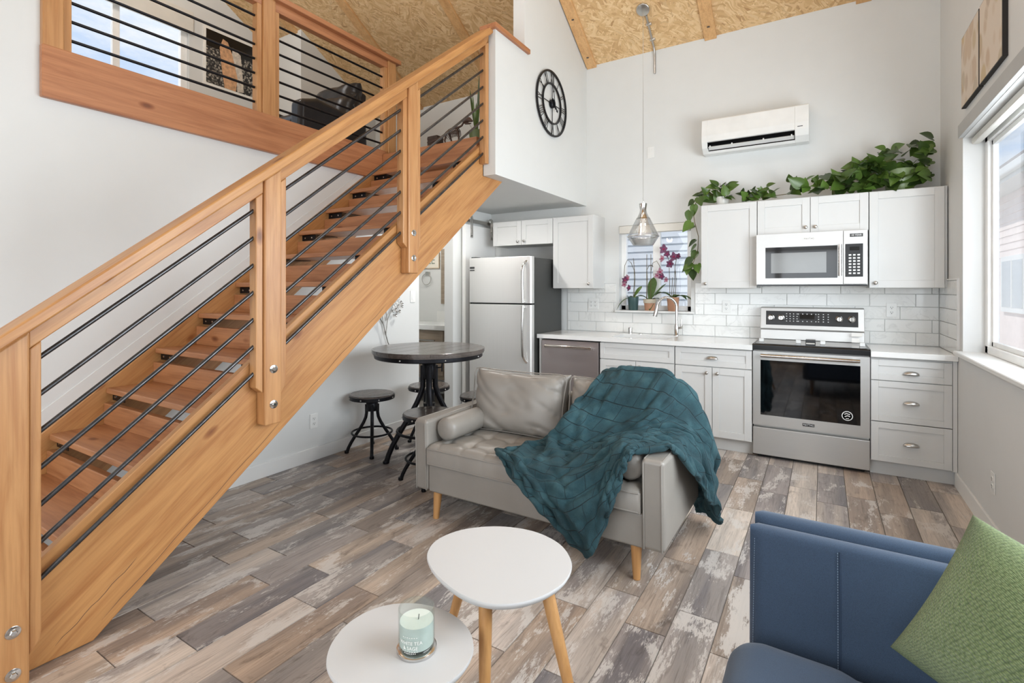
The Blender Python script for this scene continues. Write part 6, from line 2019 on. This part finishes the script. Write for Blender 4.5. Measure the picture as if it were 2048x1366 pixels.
rg = random.Random(11)
pa = thing('pothos', 'small pothos in a white pot trailing down beside the kitchen window', 'plant', (-0.80, 5.05, 2.14))
obj('pot', M().lathe(pot(0.05, 0.065, 0.085), (0, 0, 0), 24), W['white_pot'], pa, local=True, smooth=40)
obj('saucer', M().lathe([(0.0, 0.0), (0.07, 0.0), (0.075, 0.012), (0.072, 0.012), (0.066, 0.003)], (0, 0, 0.0), 24), W['white_pot'], pa, local=True, smooth=40)
obj('soil', M().lathe([(0.0, 0.07), (0.058, 0.068)], (0, 0, 0), 16), W['soil'], pa, local=True)
vine = [(-0.83, 5.03, 2.22), (-0.90, 4.98, 2.26), (-0.99, 4.94, 2.22), (-1.035, 4.93, 2.12), (-1.02, 4.93, 2.0), (-0.985, 4.93, 1.86), (-0.99, 4.93, 1.74), (-1.02, 4.92, 1.64), (-1.05, 4.92, 1.57)]
obj('vine', M().tube([Vector(p) - pa.location for p in vine], 0.0035, 6), W['stem'], pa, local=True, smooth=60)
for p in vine[1:]:
    for s_ in range(2 if p[2] > 1.9 else 1):
        q = Vector(p) + Vector((rg.uniform(-.04, .03), rg.uniform(-.03, .02), rg.uniform(-.04, .04)))
        put_leaf(pa, q, (rg.uniform(-1, .3), -0.3, -0.8), rg, 0 if p[2] < 1.8 else None)
for q, o_ in [((-1.04, 4.91, 1.66), (-.4, -.2, -.8)), ((-1.06, 4.9, 1.60), (.3, -.3, -.7)), ((-1.03, 4.9, 1.555), (-.1, -.2, -1)), ((-0.99, 4.91, 1.60), (.6, -.2, -.6)), ((-1.0, 4.91, 1.78), (-.3, -.2, -.9))]:
    put_leaf(pa, q, o_, rg, 0)
for k in range(26):
    a = rg.uniform(0, 2 * PI)
    r = rg.uniform(0.02, 0.16)
    q = (-0.80 + r * 1.15 * math.cos(a), 5.0 + 0.35 * r * math.sin(a), 2.19 + rg.uniform(0, 0.16) * (1.1 - r * 4))
    put_leaf(pa, q, (math.cos(a), -0.4, rg.uniform(-.3, .7)), rg)
for k in range(7):
    a = rg.uniform(0.3, PI - 0.3)
    obj('stem', M().tube([(0, 0, 0.07), (0.05 * math.cos(a), -0.03, 0.14), (0.12 * math.cos(a), -0.05, 0.16 + 0.05 * math.sin(a))], 0.0025, 5), W['stem'], pa, local=True, smooth=60)

pb_ = thing('pothos', 'large bushy pothos in the corner on top of the wall cabinets', 'plant', (0.52, 5.03, 2.14))
obj('pot', M().lathe(pot(0.085, 0.11, 0.17), (0, 0, 0), 28), W['olive_pot'], pb_, local=True, smooth=40)
obj('soil', M().lathe([(0.0, 0.15), (0.10, 0.148)], (0, 0, 0), 16), W['soil'], pb_, local=True)
runner = [(0.42, 5.0, 2.32), (0.25, 4.97, 2.27), (0.10, 4.95, 2.21), (-0.05, 4.94, 2.20), (-0.2, 4.94, 2.19), (-0.35, 4.94, 2.18), (-0.5, 4.95, 2.17), (-0.62, 4.96, 2.17)]
obj('vine', M().tube([Vector(p) - pb_.location for p in runner], 0.0035, 6), W['stem'], pb_, local=True, smooth=60)
for k in range(125):
    u, v = rg.random(), rg.random()
    x = 0.12 + 0.63 * u
    top = 2.26 + 0.26 * min(1, u * 1.9) + (0.03 if u > 0.8 else 0)
    z = 2.17 + (top - 2.17) * v
    y = 4.93 + 0.18 * rg.random() * (0.4 + v)
    put_leaf(pb_, (x, y, z), (rg.uniform(-1, .6) if u < .8 else rg.uniform(-1, -.2), -0.6, rg.uniform(-.7, .5)), rg, rg.choice([0, 0, 2, 1]))
for k in range(80):
    u = rg.random()
    i = min(int(u * (len(runner) - 1)), len(runner) - 2)
    p = Vector(runner[i]).lerp(Vector(runner[i + 1]), u * (len(runner) - 1) - i)
    hgt = 0.06 if p.x < -.42 else 0.11
    q = p + Vector((rg.uniform(-.04, .04), rg.uniform(-.04, .04), rg.uniform(-0.01, hgt)))
    put_leaf(pb_, q, (rg.uniform(-.8, .8), -0.4, rg.uniform(-.1, .8)), rg, rg.choice([0, 0, 1, 2] if q.x > -.4 else [1, 1, 3]))

# ------------------------------------------------------------------ art on the right wall
for i, (ya, yb) in enumerate(((3.93, 4.36), (3.475, 3.91))):
    t = thing('painting', ['beige pebble-pattern canvas on the right wall, farther from the viewer', 'beige pebble-pattern canvas on the right wall, nearer the viewer'][i], 'painting', (XR, (ya + yb) / 2, 2.55))
    fxn = XR - 0.022
    obj('canvas_frame', M().box(fxn, XR, ya, yb, 2.545, 3.0), W['canvas'], t)
    obj('canvas_face', M().box(fxn - 0.002, fxn, ya + 0.006, yb - 0.006, 2.551, 2.994), picture('pebbles_%d' % i, [(214, 200, 184), (196, 172, 148), (206, 188, 166), (178, 158, 140), (200, 178, 140), (186, 176, 166)], (5, 9, 6.5), 1.3 + i * 4.7), t)

# ------------------------------------------------------------------ barn door
bdr = thing('barn_door', 'white sliding barn door on a steel track beside the refrigerator', 'door', (XL + 0.06, 4.88, 0.02))
obj('panel', M().box(XL + 0.03, XL + 0.068, 4.565, 5.18, 0.02, 2.10), W['trim'], bdr, bevel=0.003)
obj('edge_board', M().box(XL + 0.068, XL + 0.078, 4.565, 4.66, 0.02, 2.10), W['trim'], bdr, bevel=0.002)
tk = obj('track', M().box(XL + 0.045, XL + 0.053, 3.75, 5.185, 2.135, 2.175), W['nickel'], bdr)
for yy in (4.68, 5.09):
    hg = M().box(XL + 0.079, XL + 0.085, yy - 0.022, yy - 0.008, 1.97, 2.16).box(XL + 0.079, XL + 0.085, yy + 0.008, yy + 0.022, 1.97, 2.16).box(XL + 0.079, XL + 0.085, yy - 0.022, yy + 0.022, 1.96, 1.98)
    ho = obj('hanger', hg, W['nickel'], bdr, bevel=0.002)
    obj('roller', M().lathe([(0.03, 0.056), (0.034, 0.06), (0.034, 0.076), (0.03, 0.08)], (XL, yy, 2.18), 18, 'x'), W['nickel'], ho, smooth=40)
    for zz in (1.985, 2.05):
        obj('bolt', M().lathe([(0.008, 0.085), (0.008, 0.09), (0.0, 0.091)], (XL, yy - 0.015, zz), 8, 'x'), W['chrome'], ho)

# ------------------------------------------------------------------ bathroom
va = thing('vanity', 'grey oak bathroom vanity with white top seen through the doorway', 'vanity', (-4.1, 4.95, 0))
vx0, vx1, vy = -4.75, XL - 0.135, 4.66
obj('body', M().box(vx0, vx1, vy + 0.02, YB - 0.002, 0.30, 0.885), W['vanity'], va)
obj('counter', M().box(vx0 - 0.01, vx1 + 0.005, vy - 0.02, YB - 0.002, 0.885, 0.945), W['quartz'], va, bevel=0.004)
obj('splash', M().box(-4.33, vx1, YB - 0.016, YB - 0.002, 0.945, 1.085), W['tile'], va)
for (a, b_, z0, z1) in ((-4.70, -3.80, 0.715, 0.878), (-4.70, -3.80, 0.345, 0.708), (-3.79, vx1 - 0.002, 0.715, 0.878), (-3.79, vx1 - 0.002, 0.535, 0.708), (-3.79, vx1 - 0.002, 0.345, 0.53)):
    d = obj('drawer', M().box(a, b_, vy, vy + 0.02, z0, z1), W['vanity'], va, bevel=0.002)
    hx = (-4.2, -3.92) if a < -4 else (-3.735, vx1 - 0.01)
    if not (a < -4 and z0 < 0.5):
        obj('handle', M().box(hx[0], hx[1], vy - 0.02, vy - 0.008, z1 - 0.125, z1 - 0.108).box(hx[0], hx[0] + 0.012, vy - 0.01, vy, z1 - 0.125, z1 - 0.108).box(hx[1] - 0.012, hx[1], vy - 0.01, vy, z1 - 0.125, z1 - 0.108), W['chrome'], d)
tag(obj('soap_faucet', M().tube([(-4.0, 5.1, 0.9455), (-4.0, 5.1, 1.06), (-4.0, 5.06, 1.09), (-4.0, 5.0, 1.07)], 0.012, 10), W['chrome'], smooth=60), 'small chrome tap on the bathroom vanity', 'faucet')
mi = thing('mirror', 'tall mirror with a wooden frame above the vanity', 'mirror', (-3.95, YB, 1.18))
obj('frame', M().box(-4.25, -4.185, YB - 0.03, YB - 0.001, 1.18, 1.895).box(-3.72, -3.66, YB - 0.03, YB - 0.001, 1.18, 1.895).box(-4.185, -3.72, YB - 0.03, YB - 0.001, 1.88, 1.895).box(-4.185, -3.72, YB - 0.03, YB - 0.001, 1.18, 1.192), W['vanity'], mi)
obj('glass', M().box(-4.185, -3.72, YB - 0.02, YB - 0.012, 1.192, 1.88), W['mirror'], mi)
sg = thing('word_sign', 'cream framed word sign ending in LE on the bathroom wall', 'sign', (-4.5, YB, 1.66))
obj('board', M().box(-4.85, -4.30, YB - 0.018, YB - 0.001, 1.655, 1.845), plain('sign_cream', (226, 220, 206), 0.8), sg)
obj('sign_frame', M().box(-4.86, -4.29, YB - 0.024, YB - 0.001, 1.645, 1.656).box(-4.86, -4.29, YB - 0.024, YB - 0.001, 1.844, 1.855).box(-4.30, -4.289, YB - 0.024, YB - 0.001, 1.656, 1.844).box(-4.861, -4.85, YB - 0.024, YB - 0.001, 1.656, 1.844), plain('sign_frame_tan', (196, 178, 152), 0.7), sg)
obj('sign_lettering', text_geo('LE', 0.15).map(lambda x, y, z: (x * 0.95 - 4.43, YB - 0.0185, y + 1.75)), plain('sign_green', (132, 140, 122), 0.8), sg)
tr_ = thing('towel_ring', 'chrome towel ring on the bathroom wall below the sign', 'towel ring', (-4.48, YB, 1.57))
obj('mount', M().box(-4.515, -4.455, YB - 0.035, YB - 0.001, 1.56, 1.605), W['nickel'], tr_, bevel=0.004)
obj('ring', M().tube([(-4.50 + 0.075 * math.sin(2 * PI * k / 32), YB - 0.03, 1.505 + 0.075 * math.cos(2 * PI * k / 32)) for k in range(33)], 0.005, 8, False), W['nickel'], tr_, smooth=60)
wv = thing('wave_painting', 'teal wave painting reflected in the bathroom mirror', 'painting', (XL - 2.0, 3.6, 1.45))
obj('canvas', M().box(XL - 1.995, XL - 1.975, 3.2, 4.05, 1.45, 2.1), picture('wave', [(206, 224, 226), (120, 160, 176), (228, 236, 236), (90, 130, 150)], (4, 5, 7), 2.0), wv)
point('bathroom_lamp', (-4.3, 4.35, 2.05), 17, 0.08, (1, 0.97, 0.93))

# metal flower branch on the left wall behind the pub table
fb = thing('metal_flower', 'silver wire flower branch on the left wall behind the pub table', 'wall art', (XL, 3.45, 0.85))
yz = lambda y, z: (XL + 0.03, y, z)
for pts in ([yz(3.47, .80), yz(3.425, .88), yz(3.395, .96), yz(3.37, 1.05), yz(3.355, 1.14), yz(3.345, 1.25)], [yz(3.40, .94), yz(3.42, 1.08), yz(3.46, 1.16), yz(3.50, 1.22)], [yz(3.375, 1.04), yz(3.33, 1.10), yz(3.29, 1.12)], [yz(3.415, 1.08), yz(3.405, 1.15), yz(3.40, 1.22)]):
    obj('stem', M().tube(pts, 0.005, 6), W['nickel'], fb, smooth=60)
rg = random.Random(3)
for (yc_, zc_) in ((3.545, 1.20), (3.40, 1.30), (3.28, 1.17)):
    for k in range(16):
        a, r = rg.uniform(0, 2 * PI), rg.uniform(0.01, 0.085)
        y, z = yc_ + r * math.cos(a), zc_ + r * math.sin(a)
        x = XL + rg.uniform(0.015, 0.05)
        obj('petal', M().lathe([(0.0, 0.0), (0.012, 0.002), (0.016, 0.006), (0.013, 0.003), (0.0, 0.002)], (x, y, z), 8, 'x'), W['chrome'] if k % 3 else W['pale'], fb, smooth=60)

# ------------------------------------------------------------------ loft contents
rc = thing('recliner', 'black leather recliner on the loft behind the railing bars', 'armchair', (-4.55, 3.45, 2.61))
lx0, lx1, ly0, ly1 = -5.0, -4.15, 2.95, 3.95
obj('base', M().box(lx0 + 0.14, lx1 - 0.14, ly0 + 0.1, ly1 - 0.1, 2.63, 2.98), W['blackleather'], rc, bevel=0.03, seg=3)
for a, b_ in ((lx0, lx0 + 0.17), (lx1 - 0.17, lx1)):
    obj('arm', M().prism([(ly0 + 0.05, 2.63), (ly1 - 0.1, 2.63), (ly1 - 0.12, 3.16), (ly0 + 0.25, 3.22), (ly0 + 0.06, 3.16)], 0, a, b_), W['blackleather'], rc, bevel=0.05, seg=4)
me = pillow_mesh('seat_cushion', 0.54, 0.62, 0.2, 5, 0.02, 2, 22)
o = obj('seat_cushion', me, W['blackleather'], rc, local=True)
o.location = (-0.02, -0.1, 0.40)
o.rotation_euler = (PI / 2, 0, 0)
for i, (zc, hh, yy, tl) in enumerate(((3.24, 0.46, 3.70, -16), (3.44, 0.30, 3.78, -12))):
    me = pillow_mesh('back_cushion', 0.66, hh, 0.26, 4, 0.04, 5 + i, 24)
    o = obj('back_cushion', me, W['blackleather'], rc, local=True)
    o.location = Vector((-4.57, yy, zc)) - rc.location
    o.rotation_euler = (math.radians(tl), 0, 0)
obj('back_shell', M().prism([(3.80, 2.65), (3.88, 2.65), (3.96, 3.52), (3.86, 3.54)], 0, -4.86, -4.30), W['blackleather'], rc, bevel=0.03, seg=3)

# portrait poster on the loft wall (generic figure)
po_ = thing('poster', 'dark and gold portrait poster on the loft wall beside the window', 'poster', (XLL, 3.545, 3.85))
obj('frame', M().box(XLL, XLL + 0.015, 3.215, 3.875, 3.80, 4.50), W['paper'], po_)
fcx = XLL + 0.016
obj('field', M().box(XLL + 0.015, fcx, 3.243, 3.846, 3.83, 4.47), picture('speckle', [(36, 34, 34), (150, 144, 134), (60, 58, 56), (176, 168, 154), (92, 86, 80)], (40, 40, 40), 3.0), po_)
obj('dark_band', M().box(fcx, fcx + 0.0006, 3.243, 3.846, 4.27, 4.47), W['black'], po_)
obj('robe', M().prism([(3.44, 4.42), (3.50, 4.40), (3.56, 4.25), (3.62, 4.0), (3.60, 3.83), (3.46, 3.83), (3.42, 4.1), (3.40, 4.3)], 0, fcx, fcx + 0.0012), plain('poster_gold', (206, 160, 120), 0.8, var=0.25, vscale=25), po_)
obj('wrap', M().prism([(3.56, 4.36), (3.66, 4.30), (3.68, 4.12), (3.70, 3.85), (3.62, 3.83), (3.60, 4.05), (3.54, 4.2)], 0, fcx, fcx + 0.0009), plain('poster_pale', (206, 196, 182), 0.8, var=0.25, vscale=30), po_)

# things on the landing
sp_ = thing('snake_plant', 'tall spiky plant in a glossy green pot on the landing', 'plant', (-2.765, 3.88, 2.61))
obj('pot', M().lathe(pot(0.05, 0.07, 0.24), (0, 0, 0), 26), W['olive_pot'], sp_, local=True, smooth=40)
obj('soil', M().lathe([(0.0, 0.215), (0.055, 0.215)], (0, 0, 0), 16), W['soil'], sp_, local=True)
for k, (az, ln, rise) in enumerate(((2.9, .10, .48), (0.3, .05, .55), (4.4, .04, .40), (1.6, .05, .62), (3.6, .12, .20), (5.6, .06, .30), (2.2, .06, .35))):
    obj('leaf', strap((0.01 * math.cos(az), 0.01 * math.sin(az), 0.21), az, ln, 0.013, rise, 0.03, 8, 0.5), W['leaf_dark'], sp_, local=True, smooth=70)
bx_ = thing('wicker_box', 'small dark brown woven box on the landing', 'box', (-3.26, 3.88, 2.61))
obj('body', M().box(-0.062, 0.062, -0.05, 0.05, 0.0, 0.262), W['brown'], bx_, local=True, bevel=0.004)
for k in range(7):
    obj('band', M().box(-0.064, 0.064, -0.052, 0.052, 0.02 + 0.036 * k, 0.028 + 0.036 * k), W['darkwood'], bx_, local=True)
# dinosaur skeleton
dn = thing('dinosaur_skeleton', 'small brown dinosaur skeleton model striding beside the green pot', 'figurine', (-2.95, 3.72, 2.611))


def D(x, y, z):
    return (x, y, z)


sp = [(-0.25, 0, .155), (-0.20, 0, .165), (-.14, 0, .175), (-.07, 0, .20), (-.01, 0, .235), (.05, 0, .25), (.10, 0, .245), (.135, 0, .255), (.16, 0, .285)]
obj('spine', M().tube([D(*p) for p in sp], [.004, .006, .008, .010, .012, .012, .010, .009, .008], 8), W['bone'], dn, local=True, smooth=60)
for k in range(9):
    x = -0.03 + 0.016 * k
    z = 0.232 + 0.018 * math.sin(k / 9 * PI)
    for sgn in (-1, 1):
        obj('rib', M().tube([(x, 0, z), (x, sgn * .028, z - .02), (x + .004, sgn * .03, z - .055), (x + .008, sgn * .012, z - .08)], [.004, .004, .0035, .0025], 5), W['bone'], dn, local=True, smooth=60)
for hx_, dx1, dx2, dx3, sgn in ((-.03, -.045, -.02, -.05, -1), (-.03, .0, -.035, -.005, 1), (.09, .12, .105, .135, -1), (.09, .085, .115, .10, 1)):
    y_ = sgn * 0.022
    obj('limb', M().tube([(hx_, y_ * .6, .22), (dx1, y_, .14), (dx2, y_, .065), (dx3, y_, .012), (dx3 + .025, y_, .003)], [.010, .008, .006, .006, .004], 6), W['bone'], dn, local=True, smooth=60)
sk = M().tube([(.155, 0, .285), (.185, 0, .30), (.22, 0, .295), (.255, 0, .275)], [.020, .028, .022, .008], 8).tube([(.175, 0, .268), (.21, 0, .262), (.24, 0, .258)], [.010, .009, .005], 6)
obj('skull', sk, W['bone'], dn, local=True, smooth=60)
obj('plinth', M().box(-.13, .2, -.04, .04, -0.0005, .003), W['bone'], dn, local=True)
for ob in (dn,):
    ob.scale = (1.0, 1.0, 1.0)
tag(obj('storage_bin', M().prism([(-3.42, 2.61), (-2.60, 2.61), (-2.58, 2.79), (-3.44, 2.79)], 1, 4.15, 4.5), W['paper'], bevel=0.012), 'low white storage bin on the landing behind the dinosaur model', 'bin')

# ------------------------------------------------------------------ outdoors
struct('ground', M().box(-30, 40, -30, 60, -0.7, -0.6), W['snow'], label='pale stony ground outside')
nh = thing('neighbour_house', 'blue clapboard house wall outside the kitchen window', 'house', (-2.6, 7.3, -0.6))
obj('wall', M().box(-6.5, 1.6, 7.32, 7.5, -0.6, 5.0), W['siding'], nh)
for k in range(26):
    z = 0.25 + 0.098 * k
    m = M().prism([(7.318, z), (7.29, z + 0.002), (7.306, z + 0.102), (7.318, z + 0.102)], 0, -6.5, 1.6)
    obj('clapboard', m, W['siding'], nh)
n2 = thing('neighbour_house', 'pale rose house with white eaves outside the large side window', 'house', (3.6, 11, -0.6))
obj('wall', M().box(3.3, 6.5, 8.2, 16, -0.6, 3.35), W['pink_siding'], n2)
for k in range(11):
    z = 1.75 + 0.145 * k
    obj('clapboard', M().prism([(3.298, z), (3.275, z + 0.002), (3.29, z + 0.146), (3.298, z + 0.146)], 1, 8.2, 16), W['pink_siding'], n2)
obj('eave', M().box(2.85, 3.4, 7.9, 16.3, 3.35, 3.55), W['trim'], n2)
obj('gutter', M().box(2.74, 2.85, 7.9, 16.3, 3.42, 3.56), W['trim'], n2, bevel=0.02)
obj('roof', M().prism([(2.8, 3.55), (6.6, 5.3), (6.6, 5.4), (2.8, 3.65)], 1, 7.9, 16.3), plain('roof_grey', (170, 165, 165), 0.9), n2)
for y in (10.6, 13.2):
    w_ = obj('window', M().box(3.24, 3.3, y, y + 1.5, 0.9, 2.05), W['trim'], n2)
    obj('pane', M().box(3.235, 3.245, y + 0.1, y + 1.4, 1.0, 1.95), plain('far_pane_%d' % int(y), (190, 192, 192), 0.2), w_)
    obj('muntin', M().box(3.23, 3.236, y + 0.72, y + 0.78, 1.0, 1.95), W['trim'], w_)

# ------------------------------------------------------------------ fill lamps added out of view above the frame


def hang_fill_lamp(label, x, y, drop, power):
    zc = roof(y)
    t = thing('fill_lamp', label, 'lamp', (x, y, zc - drop))
    obj('rod', M().tube([(0, 0, 0.13), (0, 0, drop)], 0.008, 8), W['nickel'], t, local=True, smooth=60)
    obj('canopy', M().lathe([(0.0, drop - 0.035), (0.06, drop - 0.03), (0.065, drop + 0.03), (0.0, drop + 0.03)], (0, 0, 0), 20), W['nickel'], t, local=True, smooth=40)
    obj('socket', M().lathe([(0.0, 0.09), (0.035, 0.095), (0.03, 0.14), (0.0, 0.145)], (0, 0, 0), 16), W['nickel'], t, local=True, smooth=40)
    point('fill_lamp_light', (x, y, zc - drop), power, 0.14, (0.95, 0.975, 1.0))


hang_fill_lamp('added fill lamp on a rod above the loveseat, left of the pair', -1.75, 2.95, 0.75, 17)
hang_fill_lamp('added fill lamp on a rod above the loveseat, right of the pair', -0.15, 2.95, 0.75, 17)
hang_fill_lamp('added fill lamp on a rod over the loft', -4.75, 2.1, 0.7, 40)

# fill light added in the soffit to brighten the refrigerator corner
dl = thing('soffit_fill', 'small round fill light added in the soffit above the pub table', 'lamp', (-2.92, 4.0, 2.285))
obj('trim_ring', M().lathe([(0.062, 2.2895), (0.082, 2.2895), (0.082, 2.285), (0.062, 2.285), (0.062, 2.2895)], (-2.92, 4.0, 0), 28), W['trim'], dl, smooth=40)
ld = area('soffit_fill_disc', (-2.92, 4.0, 2.283), (0, 0, 0), 0.11, 0.11, 16, (1.0, 0.97, 0.93))
ld.data.shape = 'DISK'
